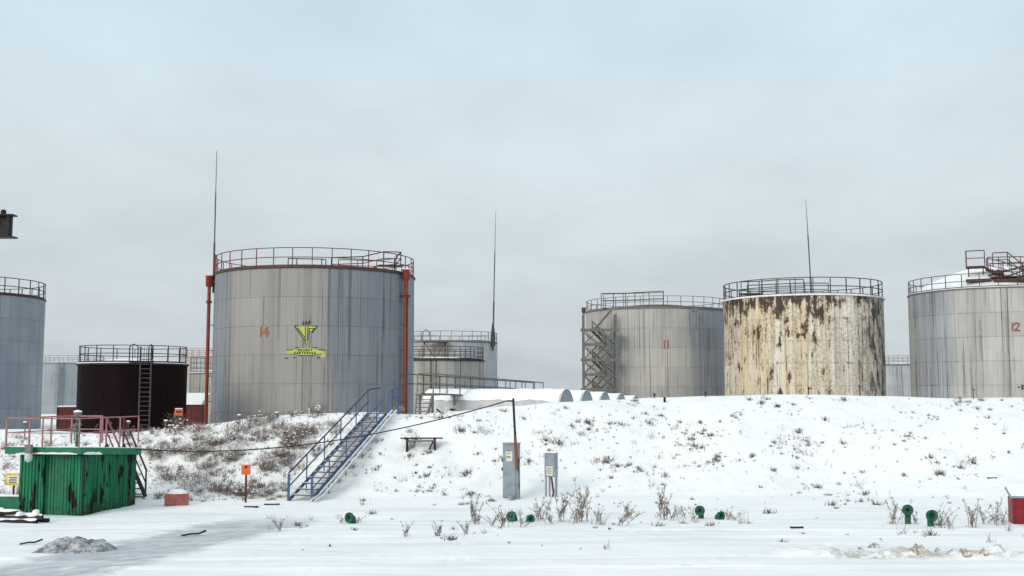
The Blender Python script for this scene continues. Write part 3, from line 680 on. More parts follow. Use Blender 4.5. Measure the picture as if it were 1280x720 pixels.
# --- black tank
tb, Hb, mb_ = tank('storage_tank', 'small black tank with a ladder and railing behind the green shed', 168.5, 73.5, 3.4, 5.5,
    dict(colA=(0.006, 0.0028, 0.0032), colB=(0.009, 0.004, 0.0042), drip=0.2, seed=83.0, dripcol=(0.018, 0.007, 0.006), spot=0.1, spec=0.05), courses=4, nplates=6,
    rail=M_black, nposts=18, rail_h=1.12, snowrim=True, rim_mat=M_black, rings=(1.0, 0.55), railw=0.045, rim_w=0.22)
ld = MB()
for y in (0.40, 1.05): ld.bar((3.58, y, 0.4), (3.52, y, Hb + 1.15), 0.09)
for k in range(19): ld.bar((3.57, 0.40, 0.6 + 0.29 * k), (3.57, 1.05, 0.6 + 0.29 * k), 0.05)
ld.build('ladder', M_darkrail, tb)
cg = MB()
for y0, y1 in ((-0.25, 0.25), (0.9, 1.15)):
    cg.path([(3.3, y0, Hb + 0.1), (3.3, y0, Hb + 1.15), (3.3, (y0 + y1) / 2, Hb + 1.3), (3.3, y1, Hb + 1.15), (3.3, y1, Hb + 0.1)], 0.035, 6)
for y in (0.45, 0.62, 0.78): cg.bar((3.1, y, Hb + .1), (3.1, y, Hb + 1.15), 0.03)
cg.box((3.2, 0.4, Hb + 0.16), (0.7, 1.3, 0.06)); cg.build('ladder_gate', M_black, tb)
# --- tanks between the black tank and tank 14
t6, H6, _ = tank('storage_tank', 'stained grey tank half hidden behind the left red pipe of tank 14', 283, 111, 3.4, 5.6,
    dict(colA=(0.26, 0.25, 0.225), colB=(0.33, 0.315, 0.28), drip=0.9, seed=97.0, dripcol=(0.07, 0.065, 0.055), spot=0.8), courses=4, nplates=6,
    rail=M_greyrail, nposts=18, rail_h=1.5, snowrim=True, rings=(1.0, 0.66, 0.33), railw=0.05)
t7, H7, _ = tank('storage_tank', 'far pale tank with pinkish railing right of the black tank', 268, 195, 5.4, 9.8,
    dict(colA=(0.38, 0.375, 0.36), colB=(0.45, 0.44, 0.42), drip=0.3, seed=105.0, dripcol=(0.2, 0.17, 0.15)), courses=6, nplates=7,
    rail=M_palerail, nposts=26, rail_h=1.4, rim_mat=M_palerail, railw=0.08)
# --- tanks right of tank 14
t8, H8, _ = tank('storage_tank', 'stained grey tank with black railing behind the long white cylinder', 549, 115, 4.6, 6.95,
    dict(colA=(0.34, 0.335, 0.32), colB=(0.42, 0.41, 0.39), drip=1.0, seed=113.0, dripcol=(0.08, 0.07, 0.055), yellow=0.10, spot=0.6), courses=4, nplates=6,
    rail=M_darkrail, nposts=22, rail_h=1.3, rim_mat=M_black, rings=(1.0, 0.62, 0.3), railw=0.06, rim_w=0.3)
t9, H9, _ = tank('storage_tank', 'taller blue grey tank with lightning rod right behind the stained one', 563, 150, 6.3, 10.3,
    dict(colA=(0.31, 0.345, 0.385), colB=(0.38, 0.405, 0.43), drip=0.6, tint=(-7, 0.5, (0.37, 0.34, 0.31)), seed=131.0, dripcol=(0.12, 0.10, 0.09), spot=0.4), courses=5, nplates=7,
    rail=M_greyrail, nposts=28, rail_h=1.3, rim_mat=M_greyrail, railw=0.065)
rod(t9, math.asin(0.86), 6.5, H9 - 1.0, H9 + 17.6, 0.11, (0, 0.35))
MB().lathe([(0.32, 0), (0.3, 1.4), (0.12, 3.0)], 10, M=Matrix.Translation((6.5 * math.cos(math.asin(0.86)), 6.5 * math.sin(math.asin(0.86)), H9 - 0.4))).build('rod_base', M_darkrail, t9)
pb = MB(); pb.box((6.9, -1.9, H9 - 0.05), (1.2, 3.2, 0.12))
for y in (-3.3, -0.6): pb.bar((7.3, y, H9 - 0.1), (6.3, y - 0.1, H9 - 2.2), 0.1); pb.bar((7.3, y, H9 - 0.1), (6.5, -1.9, H9 - 2.2), 0.08)
pb.build('bracket_platform', M_darkrail, t9)
hr = MB(); hr.path([(6.4, -3.6, H9 + 0.1), (6.4, -3.5, H9 + 1.2), (6.4, -3.1, H9 + 1.6), (6.4, -2.7, H9 + 1.2), (6.4, -2.5, H9 + 0.1)], 0.07, 6); hr.build('ladder_hoop', M_greyrail, t9)
# --- far tank between 10 and 12
tf, Hf, _ = tank('storage_tank', 'small far grey tank in the gap between the rusty tank and tank 12', 1124, 172, 4.4, 7.9,
    dict(colA=(0.31, 0.325, 0.345), colB=(0.38, 0.385, 0.39), drip=0.7, seed=151.0, dripcol=(0.15, 0.15, 0.16), spot=0.4), courses=5, nplates=6,
    rail=M_greyrail, nposts=20, rail_h=1.35, rim_mat=M_greyrail, rings=(1.0, 0.66, 0.33), railw=0.06)

# --- dark red steel tank left of the black one, and the rusty shed end right of it
p = at(71, 509, 76)
rt = empty('square_tank', (p.x, p.y, 0.3), R(8), 'low rusty red box tank with snow on top, left of the black tank', 'tank')
MB().box((1.6, 0.9, (p.z - 0.3) / 2), (3.2, 1.8, p.z - 0.3)).build('body', M_rustred, rt, bevel=0.04)
MB().box((1.6, 0.9, p.z - 0.3 + 0.05), (3.1, 1.75, 0.09)).build('snow_cover', M_snow, rt, bevel=0.04)
rb = MB()
for x in (0.05, 1.1, 2.1): rb.box((x, -0.02, (p.z - 0.3) / 2), (0.08, 0.05, p.z - 0.36))
rb.build('stiffener', M_rustred, rt)
p = at(233, 506, 90)
rs = empty('rusty_shed', (p.x - 1.2, p.y, 0.3), 0, 'rusty red low shed with snowy roof right of the black tank', 'shed')
MB().box((1.2, 1.0, (p.z - 0.3) / 2), (2.4, 2.0, p.z - 0.3)).build('wall', M_rustred, rs)
MB().add([(-0.1, -0.2, p.z - 0.28), (2.5, -0.2, p.z - 0.28), (2.5, 2.2, p.z + 0.45), (-0.1, 2.2, p.z + 0.45), (-0.1, -0.2, p.z - 0.1), (2.5, -0.2, p.z - 0.1), (2.5, 2.2, p.z + 0.65), (-0.1, 2.2, p.z + 0.65)],
         ((3,2,1,0),(4,5,6,7),(0,1,5,4),(1,2,6,5),(2,3,7,6),(3,0,4,7))).build('snowy_roof', M_snow, rs)

# ------------------------------------------------------------------ stair tower at tank 11
M_towersteel = paint('tower_steel', (0.15, 0.145, 0.14), (0.09, 0.065, 0.05), 0.3, 0.7)
p = at(749, 400, 116)
tw = empty('stair_tower', (p.x, p.y, 0.3), 0, 'grey steel stair tower with zigzag flights left of tank 11', 'stair tower')
W, Dp, base = 3.3, 1.9, 0.3
lv = [at(749, y, 116).z - base for y in (523, 505, 487, 468, 450, 431, 413)] ; top = at(749, 393, 116).z - base
for x in (-W/2, W/2):
    for y in (-Dp/2, Dp/2): MB().box((x, y, top / 2), (0.16, 0.16, top)).build('post', M_towersteel, tw)
MB().box((-W/2 - 0.02, -Dp/2 - 0.14, top / 2 + 0.05), (0.2, 0.1, top + 0.3)).build('post', M_towersteel, tw)
MB().box((-W/2 - 0.02, -Dp/2 - 0.16, top + 0.35), (0.42, 0.3, 0.55)).build('lamp_box', M_darkrail, tw)
for i, z in enumerate(lv):
    full = (i % 2 == 0)
    m = MB().box((0 if full else -W/4 + 0.1, 0, z), (W + 0.5 if full else W/2 + 0.4, Dp + 0.1, 0.10)); m.box((0 if full else -W/4 + 0.1, -Dp/2 - 0.06, z - 0.02), (W + 0.7 if full else W/2 + 0.5, 0.09, 0.3))
    m.build('landing', M_towersteel, tw)
zs = [0.0] + lv
for i in range(len(zs) - 1):
    z0, z1 = zs[i], zs[i + 1]; d = 1 if i % 2 else -1
    xa, xb = (-0.75 * d, 0.75 * d)
    fl = MB(); yy = -0.35 if i % 2 else 0.35
    for dy in (-0.42, 0.42): fl.bar((xa, yy + dy, z0), (xb, yy + dy, z1), 0.05, 0.2)
    for k in range(7): fl.box((xa + (xb - xa) * (k + .5) / 7, yy, z0 + (z1 - z0) * (k + .5) / 7), (0.24, 0.8, 0.045))
    fl.build('flight', M_tread, tw)
    m = MB()
    for dy in (-0.42, 0.42):
        m.bar((xa, yy + dy, z0 + 1.0), (xb, yy + dy, z1 + 1.0), 0.07); m.bar((xa, yy + dy, z0 + 0.5), (xb, yy + dy, z1 + 0.5), 0.06)
        for k in (0.05, 0.5, 0.95): m.bar((xa + (xb - xa) * k, yy + dy, z0 + (z1 - z0) * k), (xa + (xb - xa) * k, yy + dy, z0 + (z1 - z0) * k + 1.0), 0.045)
    m.build('handrail', M_towersteel, tw)
for i in range(0, len(lv) - 1):
    for xa, xb in ((-W/2, -0.1), (0.1, W/2)):
        for yy in (-Dp/2, Dp/2):
            MB().bar((xa, yy, lv[i] + 0.1), (xb, yy, lv[i + 1] - 0.1), 0.085).build('brace', M_towersteel, tw)
            MB().bar((xb, yy + 0.04, lv[i] + 0.1), (xa, yy + 0.04, lv[i + 1] - 0.1), 0.085).build('brace', M_towersteel, tw)
fl = MB()
for dy in (-0.42, 0.42): fl.bar((-0.6, dy, lv[-1]), (1.3, dy + 0.8, top + 0.5), 0.06, 0.22)
for k in range(8): fl.box((-0.6 + 1.9 * (k + .5) / 8, 0.8 * (k + .5) / 8, lv[-1] + (top + .5 - lv[-1]) * (k + .5) / 8), (0.24, 0.8, 0.05))
fl.build('flight', M_tread, tw)

# ------------------------------------------------------------------ row of horizontal cylinders
TH = R(20); AX = Vector((math.cos(TH), -math.sin(TH), 0)); PR = Vector((math.sin(TH), math.cos(TH), 0))
def hz_mat():
    b = NB('frosted_white_steel'); p_ = b.n('ShaderNodeTexCoord').outputs['Object']
    n = b.noise(p_, 1.6, 7, 0.7); q = b.noise(p_, 7, 5, 0.7)
    c = b.mix(b.rng(n, 0.35, 0.65), (0.40, 0.40, 0.395), (0.54, 0.54, 0.53)); c = b.mix(b.rng(q, 0.58, 0.72, 0, 0.45), c, (0.22, 0.21, 0.20))
    b.bump(q, 0.3, 0.02); return b.out(c, 0.7)
M_hz = hz_mat()
M_hzcap = paint('blue_grey_end', (0.235, 0.285, 0.325), (0.33, 0.37, 0.40), 0.4, 0.55, scale=4)
e1 = at(708, 492, 65.0)
names = ['long frosted white cylinder tank nearest the embankment crest', 'second white cylinder tank in the row behind the crest', 'middle white cylinder tank of the row of five',
         'fourth white cylinder tank of the row behind the crest', 'last small looking white cylinder tank, nearest tank 11']
for i in range(5):
    r = 1.5; L = 8.6
    end = Vector((e1.x, e1.y, 0)) + PR * (4.2 * i)
    topz = EYE + [7.0, 5.2, 3.2, 1.2, -1.6][i] / F * end.y; cz = topz - r - 0.12
    root = empty('horizontal_tank', (end.x, end.y, 0.35), math.atan2(AX.y, AX.x), names[i], 'tank', 'row of horizontal tanks')
    zc = cz - 0.35
    M = Matrix.Translation((0, 0, zc)) @ Matrix.Rotation(-math.pi / 2, 4, 'Y')     # lathe axis z -> -x
    MB().lathe([(r, 0.0), (r, L)], 40, M=M).build('barrel', M_hz, root)
    MB().lathe([(0.01, -0.16), (r * 0.55, -0.12), (r * 0.9, -0.05), (r + 0.02, 0.0), (r + 0.02, 0.04)], 40, M=M).build('end_cap', M_hzcap, root)
    MB().lathe([(r, L + 0.001), (r * 0.9, L + 0.1), (r * 0.5, L + 0.2), (0.01, L + 0.24)], 40, M=M).build('end_cap', M_hzcap, root)
    MB().lathe([(r + 0.03, -0.03), (r + 0.07, -0.03), (r + 0.07, 0.09), (r + 0.03, 0.09), (r + 0.03, -0.03)], 40, M=M, smooth=False).build('end_rim', M_hz, root)
    # snow lying on the barrel, ragged lower edge
    rnd = random.Random(i); m = MB(); n = 90; vs = []; fs = []; k = 12
    for a in range(n + 1):
        x = -0.02 - (L - 0.04) * a / n
        lo = R((37 if i == 0 else 30) + 7 * mnoise.fractal(Vector((x * 0.9, i * 5.0, 0)), 1, 2, 4)); 
        for j in range(k + 1):
            th = lo + (math.pi - 2 * lo) * j / k; e = math.sin(math.pi * j / k) ** 0.5
            rr = r + 0.012 + (0.07 + 0.03 * mnoise.noise(Vector((x * 1.3, j * 0.5, i)))) * e
            vs.append((x, -rr * math.cos(th), zc + rr * math.sin(th)))
    for a in range(n):
        for j in range(k): fs.append((a*(k+1)+j, a*(k+1)+j+1, (a+1)*(k+1)+j+1, (a+1)*(k+1)+j))
    m.add(vs, fs, True)
    m.add(vs[:k+1], (tuple(range(k+1)),))
    m.build('snow_cover', M_snow, root)
    for x in (-1.4, -L + 1.6):
        MB().box((x, 0, (zc - r * 0.55) / 2), (0.5, 2.4, max(0.2, zc - r * 0.55))).build('saddle', M_greyrail, root)
    if i == 0:
        for x, zz in ((-6.4, 0.35), (-0.65, 0.45)):
            m = MB(); m.path([(x, -r - 0.25, 0.2), (x, -r - 0.25, zc + zz)], 0.06, 6); m.box((x, -r - 0.25, zc + zz + 0.03), (0.3, 0.16, 0.1)); m.path([(x, -r - 0.25, zc + 0.1), (x, -r + 0.05, zc + 0.1)], 0.05, 6)
            m.build('sampling_pipe', M_rustred if x > -2 else M_darkrail, root)
# walkway over the cylinders, with guard rail and the steps at its left end
A = at(522, 466, 62.0); Bq = at(679, 481, 80.0)
wk = empty('walkway', (A.x, A.y, 0.35), 0, 'railed steel walkway running over the white cylinder tanks', 'walkway')
a0 = Vector((0, 0, A.z - 1.15 - 0.35)); b0 = Vector((Bq.x - A.x, Bq.y - A.y, Bq.z - 0.95 - 0.35))
mid = a0 + Vector((0.85, 0.3, 0)); d = (b0 - mid)
sd_ = Vector((d.y, -d.x, 0)).normalized()
nb = 14
for k in range(nb):
    p0 = mid + d * (k / nb); p1 = mid + d * ((k + 0.96) / nb); MB().bar(p0 - sd_ * 0.35, p1 - sd_ * 0.35, 0.75, 0.06).build('deck_plate', M_darkrail, wk)
rail_run([a0, mid, b0], 1.1, 'railing', M_greyrail, wk, 1.9, 0.07)
rail_run([a0 - sd_ * 0.75 + Vector((0, 0.3, 0)), b0 - sd_ * 0.75], 1.1, 'railing', M_darkrail, wk, 2.2, 0.055)
MB().box(mid + Vector((-0.3, 0.1, -0.06)), (1.3, 1.1, 0.08)).build('landing', M_tread, wk)
foot = at(518, 521, 60.5); foot = Vector((foot.x + 0.1 - A.x, foot.y - A.y, foot.z - 0.35 - 0.5)); foot2 = foot + Vector((0.75, 0, 0))
topL = a0 + Vector((0.0, -0.4, 0)); topR = a0 + Vector((0.85, -0.4, 0))
m = MB(); m.bar(foot - Vector((0.1, 0, 0)), topL, 0.06, 0.16); m.bar(foot2 - Vector((0.3, 0.1, 0)), topR + Vector((0.05, 0, 0)), 0.08, 0.2); m.build('stringer', M_greyrail, wk)
for k in range(8):
    q = foot.lerp(topL, (k + .6) / 8); q2 = foot2.lerp(topR, (k + .6) / 8); MB().bar(q, q2, 0.28, 0.05).build('step', M_tread, wk)
m = MB()
for x, y in ((0.1, 0.3), (0.8, 0.3), (0.1, 0.8), (0.8, 0.8)): m.bar((x, y, -0.3), (x, y, a0.z), 0.1)
for q in (0.6, 1.2): m.bar((0.1, 0.3, q), (0.8, 0.3, q + 0.6), 0.06)
for k in range(1, 5):
    q = mid + d * (k / 5) - sd_ * 0.35; m.bar((q.x, q.y, -0.2), (q.x, q.y, q.z), 0.1)
m.build('support', M_greyrail, wk)
m = MB(); m.path([a0 + Vector((1.05, 0.2, -0.85)), a0 + Vector((1.9, -0.4, -1.45)), a0 + Vector((1.95, -0.4, -1.8))], 0.045, 6); m.build('hose', M_black, wk)

# ------------------------------------------------------------------ blue stairs up the embankment
b_ = hit(375, 626); t_ = hit(472, 521); t_ = Vector((t_.x, t_.y, gz(t_.x, t_.y) + 0.12))
sa = empty('stairs', (b_.x, b_.y, b_.z), 0, 'blue railed metal stairs with snowy treads climbing the embankment', 'stairs')
d = t_ - b_; dh = Vector((d.x, d.y, 0)).normalized(); rt_ = Vector((dh.y, -dh.x, 0)); up = Vector((0, 0, 1))
NS = 17; w2 = 0.36; lift = up * 0.10
ang = math.atan2(dh.y, dh.x)
for k in range(NS):
    c = d * ((k + 0.5) / NS) + lift
    MB().box((0, 0, 0), (0.27, w2 * 2, 0.045)).build('tread', M_tread, sa, c, ang)
for s_ in (-1, 1):
    MB().bar(rt_ * s_ * (w2 + 0.03) + lift * 0.3, d + rt_ * s_ * (w2 + 0.03) + lift * 0.3, 0.04, 0.11).build('stringer', M_blue, sa)
for s_, hh, first in ((-1, 0.93, -0.10), (1, 0.80, 0.0)):
    m = MB(); e = rt_ * s_ * (w2 + 0.07)
    k1 = 1.02 if s_ < 0 else 0.9
    m.bar(d * 0.0 + e + up * hh, d * k1 + e + up * hh, 0.042); m.bar(d * 0.0 + e + up * hh * 0.5, d * k1 + e + up * hh * 0.5, 0.034)
    if s_ < 0: m.bar(d * k1 + e + up * hh, d * 1.02 + e + up * (hh + 0.06) + dh * 0.6 + rt_ * 0.25, 0.05)
    ro = m.build('handrail', M_navy if s_ < 0 else M_blue, sa)
    for k in (0.0, 0.2, 0.41, 0.62, 0.83, 1.0):
        if k > k1: continue
        q = d * k + e; zt = gz(b_.x + q.x, b_.y + q.y) - b_.z - 0.15
        zt = min(zt, q.z); MB().bar((q.x, q.y, zt), (q.x, q.y, q.z + hh - 0.03), 0.04 if k else 0.075).build('railing_post', M_blue, ro)
# landing rail at the top
m = MB(); q0 = d * 1.02 + rt_ * 0.42; q1 = q0 + Vector((0.34, 0.5, 0.12))
m.bar(q0 + up * 0.8, q1 + up * 0.95, 0.05); m.bar(q0 + up * 0.45, q1 + up * 0.55, 0.04)
for q in (q0, q1, q0.lerp(q1, 0.35)): m.bar(q - up * 0.5, q + up * 0.86, 0.05)
m.build('landing_rail', M_blue, sa)
# the two snow-dusted pipes lying beside the treads
M_dustpipe = paint('snow_dusted_pipe', (0.46, 0.48, 0.52), (0.2, 0.22, 0.26), 0.25, 0.6, snow=0.8)
for i, o in enumerate((0.52, 0.70)):
    pts = []
    for k in range(13):
        q = d * (-0.04 + 1.08 * k / 12) + rt_ * o; pts.append((q.x, q.y, max(gz(b_.x + q.x, b_.y + q.y) - b_.z + 0.06, q.z + 0.02)))
    q = MB().path(pts, 0.042, 8).build('pipe', M_dustpipe, None, b_)
    tag(q, ['snow dusted pipe lying along the right edge of the blue stairs', 'outer snow dusted pipe right of the blue stairs, farther from the treads'][i], 'pipe', 'pipes beside the stairs')

# ------------------------------------------------------------------ bench on the slope
p = hit(527, 561)
be = empty('bench', (p.x, p.y, p.z), R(4), 'dark wooden plank bench standing on the snowy slope', 'bench')
W = 1.62
for k in range(3):
    MB().box((0, -0.13 + 0.13 * k, 0.40 + 0.008 * (k % 2)), (W - 0.06 * (k % 2), 0.115, 0.04)).build('seat_board', M_wood, be, bevel=0.006)
for x in (-0.55, 0.50): MB().box((x, 0, 0.07), (0.09, 0.32, 0.62)).build('leg', M_wood, be)
MB().box((-0.02, -0.17, 0.30), (1.05, 0.04, 0.05)).build('rail', M_tread, be)
MB().bar((0.47, -0.1, 0.33), (0.28, -0.1, -0.02), 0.06).build('brace', M_wood, be)
MB().box((-0.02, -0.02, 0.33), (1.0, 0.1, 0.03)).build('snow_cover', M_snow, be)

# ------------------------------------------------------------------ electrical cabinets, pole and cable
p = hit(637, 623)
ca = empty('electrical_cabinet', (p.x, p.y, p.z - 0.05), R(-24), 'tall grey electrical cabinet with a paper notice, beside the leaning pole', 'cabinet')
MB().box((0, 0.16, 0.97), (0.52, 0.34, 1.9)).build('body', M_cab, ca, bevel=0.012)
MB().box((0, -0.022, 0.97), (0.46, 0.02, 1.78)).build('door', M_cab, ca, bevel=0.006)
MB().box((0, 0.15, 1.94), (0.56, 0.40, 0.035)).build('roof', M_cab, ca)
nt_ = MB().box((0.0, -0.036, 1.50), (0.24, 0.008, 0.34)).build('notice', M_paper, ca)
for y in (-0.30, -0.22, 0.0, 0.16): MB().box((-0.015, -0.042, 1.50 + 0.1 + y * 0.5), (0.15, 0.004, 0.02)).build('print_line', M_ink, nt_)
for zz in (1.36, 1.05): MB().box((-0.28, 0.03, zz), (0.05, 0.1, 0.12)).build('hinge', M_green, ca)
MB().box((0.275, 0.1, 1.34), (0.05, 0.12, 0.16)).build('switch', M_ink, ca)
m = MB(); m.path([(0.285, 0.1, 1.3), (0.31, 0.08, 1.0), (0.28, 0.06, 0.75), (0.36, 0.04, 0.5), (0.30, 0.02, 0.2), (0.30, 0.0, 0.02)], 0.014, 6); m.build('wire', M_ink, ca)
MB().lathe([(0.02, 0), (0.14, 0.02), (0.10, 0.09), (0.02, 0.11)], 12, M=Matrix.Translation((0.12, -0.22, 0.07)) @ Matrix.Rotation(R(35), 4, 'Y')).build('lid', M_cab, ca)
pt = at(641.5, 498, p.y - 0.14); pb_ = at(648, 612, p.y - 0.14); pb_.z = gz(pb_.x, pb_.y)
po = empty('pole', pb_, 0, 'thin leaning steel pole beside the grey cabinet carrying the cable', 'pole')
q = pt - pb_
MB().path([(0, 0, -0.2), q * 0.30], 0.05, 10).build('lower_tube', M_cab, po)
MB().path([q * 0.29, q * 0.62], 0.055, 10).build('middle_tube', paint('rusty_orange_pole', (0.20, 0.07, 0.035), (0.12, 0.05, 0.035), 0.4, 0.65), po)
MB().path([q * 0.60, q], 0.042, 10).build('upper_tube', M_black, po)
MB().path([q * 0.975, q * 0.975 + Vector((-0.22, 0, 0.0))], 0.03, 6).build('cable_arm', M_black, po)
# ---
p2 = hit(688, 621)
c2 = empty('electrical_box', (p2.x, p2.y, p2.z - 0.03), R(-20), 'small grey electrical box on legs, right of the tall cabinet', 'electrical box')
MB().box((0, 0.1, 1.13), (0.42, 0.24, 0.84)).build('body', M_cab, c2, bevel=0.01)
MB().box((0, -0.032, 1.13), (0.36, 0.02, 0.76)).build('door', M_cab, c2, bevel=0.005)
MB().box((0, 0.09, 1.575), (0.46, 0.3, 0.045)).build('snow_cover', M_snow, c2, bevel=0.01)
nt_ = MB().box((-0.02, -0.046, 0.93), (0.24, 0.008, 0.32)).build('notice', M_paper, c2)
for y in (-0.08, 0.0, 0.08): MB().box((-0.02, -0.052, 0.93 + y), (0.16, 0.004, 0.018)).build('print_line', M_ink, nt_)
for x, y in ((-0.17, 0.02), (0.17, 0.18), (0.19, 0.0), (-0.08, 0.16)): MB().box((x, y, 0.36), (0.05, 0.05, 0.72)).build('leg', M_cab, c2)
m = MB(); m.path([(0.02, 0.06, 0.74), (0.06, 0.04, 0.45), (0.1, 0.06, 0.2), (0.06, 0.04, 0.0)], 0.035, 8); m.build('conduit', M_rustred, c2)
# cable from the shed to the pole and its far stretch
A = at(168, 561, 37.6); Bc = pt + Vector((-0.2, 0, -0.08)); pts = []
for k in range(41):
    t = k / 40; q = A.lerp(Bc, t); q.z -= 4 * 0.60 * t * (1 - t) * (1 - 0.25 * (t - 0.5)); pts.append(q)
tag(MB().path(pts, 0.022, 6).build('power_cable', M_ink), 'black sagging cable strung from the green shed to the leaning pole', 'cable')

# ------------------------------------------------------------------ green corrugated shed
def green_mat(root):
    b = NB('peeling_green_paint'); t = b.n('ShaderNodeTexCoord'); t.object = root; p_ = t.outputs['Object']
    sp = b.n('ShaderNodeSeparateXYZ'); b.l(p_, sp.inputs[0])
    st_ = b.vec(b.math('MULTIPLY', sp.outputs[0], 3.0), b.math('MULTIPLY', sp.outputs[1], 3.0), b.math('MULTIPLY', sp.outputs[2], 1.0))
    n = b.noise(st_, 1.0, 6, 0.65); q = b.noise(p_, 9, 5, 0.7); s2 = b.noise(b.vec(b.math('MULTIPLY', sp.outputs[0], 9.0), b.math('MULTIPLY', sp.outputs[1], 9.0), b.math('MULTIPLY', sp.outputs[2], 0.6)), 1, 4)
    c = b.mix(b.rng(s2, 0.3, 0.7), (0.008, 0.115, 0.055), (0.02, 0.21, 0.10))
    c = b.mix(b.rng(n, 0.545, 0.575), c, (0.009, 0.0065, 0.006))
    c = b.mix(b.rng(b.math('ADD', b.math('MULTIPLY', sp.outputs[2], -0.5), b.math('MULTIPLY', q, 1.2)), 0.40, 0.6, 0, 0.65), c, (0.02, 0.018, 0.015))
    c = b.mix(b.rng(q, 0.68, 0.72, 0, 0.8), c, (0.03, 0.022, 0.018))
    b.bump(q, 0.3, 0.01); b.b.inputs['Specular IOR Level'].default_value = 0.2; return b.out(c, 0.55)
M_fascia = paint('fascia_green', (0.012, 0.15, 0.075), (0.015, 0.03, 0.02), 0.3, 0.45)
cor = at(102, 641, 34.6)
sh_ = empty('green_shed', (cor.x, cor.y, gz(cor.x, cor.y) - 0.03), R(80), 'small green corrugated metal shed with railed flat roof and peeling paint', 'shed')
LX, LY, HZ = 3.2, 2.1, 1.86
M_shed = green_mat(sh_)
def corr(length, h, pitch=0.105, depth=0.032):
    pts = []; n = max(2, round(length / pitch)); pp = length / n
    for i in range(n):
        x = i * pp; pts += [(x, 0), (x + pp * 0.42, 0), (x + pp * 0.5, depth), (x + pp * 0.92, depth)]
    pts.append((length, 0)); m = MB()
    vs = [(x, d_, 0.0) for x, d_ in pts] + [(x, d_, h) for x, d_ in pts]; K = len(pts)
    m.add(vs, [(i, i + 1, K + i + 1, K + i) for i in range(K - 1)])
    return m
core = MB(); core.box((LX / 2, LY / 2, HZ / 2), (LX - 0.1, LY - 0.34, HZ)); core.build('inner_wall', M_fascia, sh_)
for k in range(4):          # long right wall: outward is -y
    o = corr(0.79, HZ - 0.02).build('wall_sheet', M_shed, sh_, (0.8 * k, -0.02 - 0.006 * (k % 2), 0))
for y0, L_, x_ in ((0.02, 0.45, -0.02), (1.32, 0.78, -0.02), (0.47, 0.85, 0.05)):   # front wall: outward is -x; run along +y
    o = corr(L_, HZ - 0.02).build('wall_sheet', M_shed, sh_, (x_, y0 + L_, 0)); o.rotation_euler = (0, 0, R(-90))
MB().box((-0.03, -0.03, HZ / 2), (0.045, 0.045, HZ)).build('corner_post', M_black, sh_)
MB().box((-0.035, 1.31, HZ / 2), (0.05, 0.05, HZ)).build('door_post', M_shed, sh_)
for x in (0.02, LX): MB().box((x, LY, HZ / 2), (0.05, 0.05, HZ)).build('corner_post', M_fascia, sh_)
o = corr(LY, HZ - 0.02).build('wall_sheet', M_shed, sh_, (LX + 0.02, 0, 0)); o.rotation_euler = (0, 0, R(90))
o = corr(LX, HZ - 0.02).build('wall_sheet', M_shed, sh_, (LX, LY + 0.02, 0)); o.rotation_euler = (0, 0, R(180))
RT = HZ + 0.20
rf = MB().box((LX / 2 - 0.18, LY / 2 + 0.12, HZ + 0.06), (LX + 0.5, LY + 0.45, 0.21)).build('roof', M_fascia, sh_, bevel=0.01)
rf.rotation_euler = (0, R(3.0), 0); rf.location = (0, 0, 0.06)
MB().box((LX / 2 - 0.18, LY / 2 + 0.12, HZ + 0.175), (LX + 0.44, LY + 0.38, 0.03)).build('snow_cover', M_snow, rf, bevel=0.015)
# snow hanging on the lower edge of the eaves
for (x0, x1, side, hh) in ((-0.3, 0.75, 'r', 0.10), (0.0, 2.05, 'f', 0.045)):
    m = MB(); n = 24; vs = []; fs = []
    for i in range(n + 1):
        t = i / n; a = x0 + (x1 - x0) * t; k = hh * (0.65 + 0.6 * mnoise.noise(Vector((a * 4, hh * 30, 1)))) * (1 - (2 * t - 1) ** 6)
        for dz, dd in ((0.0, 0.0), (0.02, 0.035), (0.02 + k * 0.6, 0.035), (0.02 + k, 0.0)):
            z_ = HZ - 0.045 + dz
            vs.append((a, -0.105 - dd, z_) if side == 'r' else (-0.43 - dd, a, z_))
    for i in range(n):
        for j in range(3): fs.append((i*4+j, (i+1)*4+j, (i+1)*4+j+1, i*4+j+1))
    m.add(vs, fs, True); m.build('eave_snow', M_snow, rf)
RH = 0.92
x0, x1, y0, y1 = -0.38, LX, -0.06, LY + 0.28
base_z = RT + 0.0
rail_run([(x0, y1, base_z), (x0, y0, base_z), (x1, y0, base_z)], RH, 'roof_railing', M_pinkrail, sh_, 1.25, 0.036)
rail_run([(x0, y1, base_z), (x1, y1, base_z), (x1, 1.25, base_z)], RH, 'roof_railing', M_pinkrail, sh_, 1.25, 0.045)
m = MB(); m.path([(1.0, 0.85, RT), (1.0, 0.85, RT + 0.95)], 0.045, 8); m.build('vent_pipe', M_fascia, sh_)
m = MB(); m.lathe([(0.03, 0), (0.14, 0.03), (0.14, 0.07), (0.04, 0.10), (0.04, 0.3), (0.12, 0.34), (0.12, 0.42), (0.02, 0.46)], 12, M=Matrix.Translation((1.0, 0.85, RT + 0.65))); m.build('vent_head', M_greyrail, sh_)
MB().lathe([(0.14, 0), (0.1, 0.05), (0.01, 0.07)], 12, M=Matrix.Translation((1.0, 0.85, RT + 1.09))).build('snow_cap', M_snow, sh_)
# lamp at the front eave
m = MB(); m.box((-0.50, 1.52, RT + 0.0), (0.12, 0.2, 0.26)); m.bar((-0.46, 1.52, RT - 0.06), (-0.30, 1.52, RT - 0.06), 0.05); m.build('lamp_housing', M_greyrail, sh_)
MB().lathe([(0.10, 0), (0.12, -0.1), (0.11, -0.22), (0.02, -0.28)], 14, M=Matrix.Translation((-0.50, 1.52, RT - 0.13))).build('lamp_glass', M_glass, sh_)
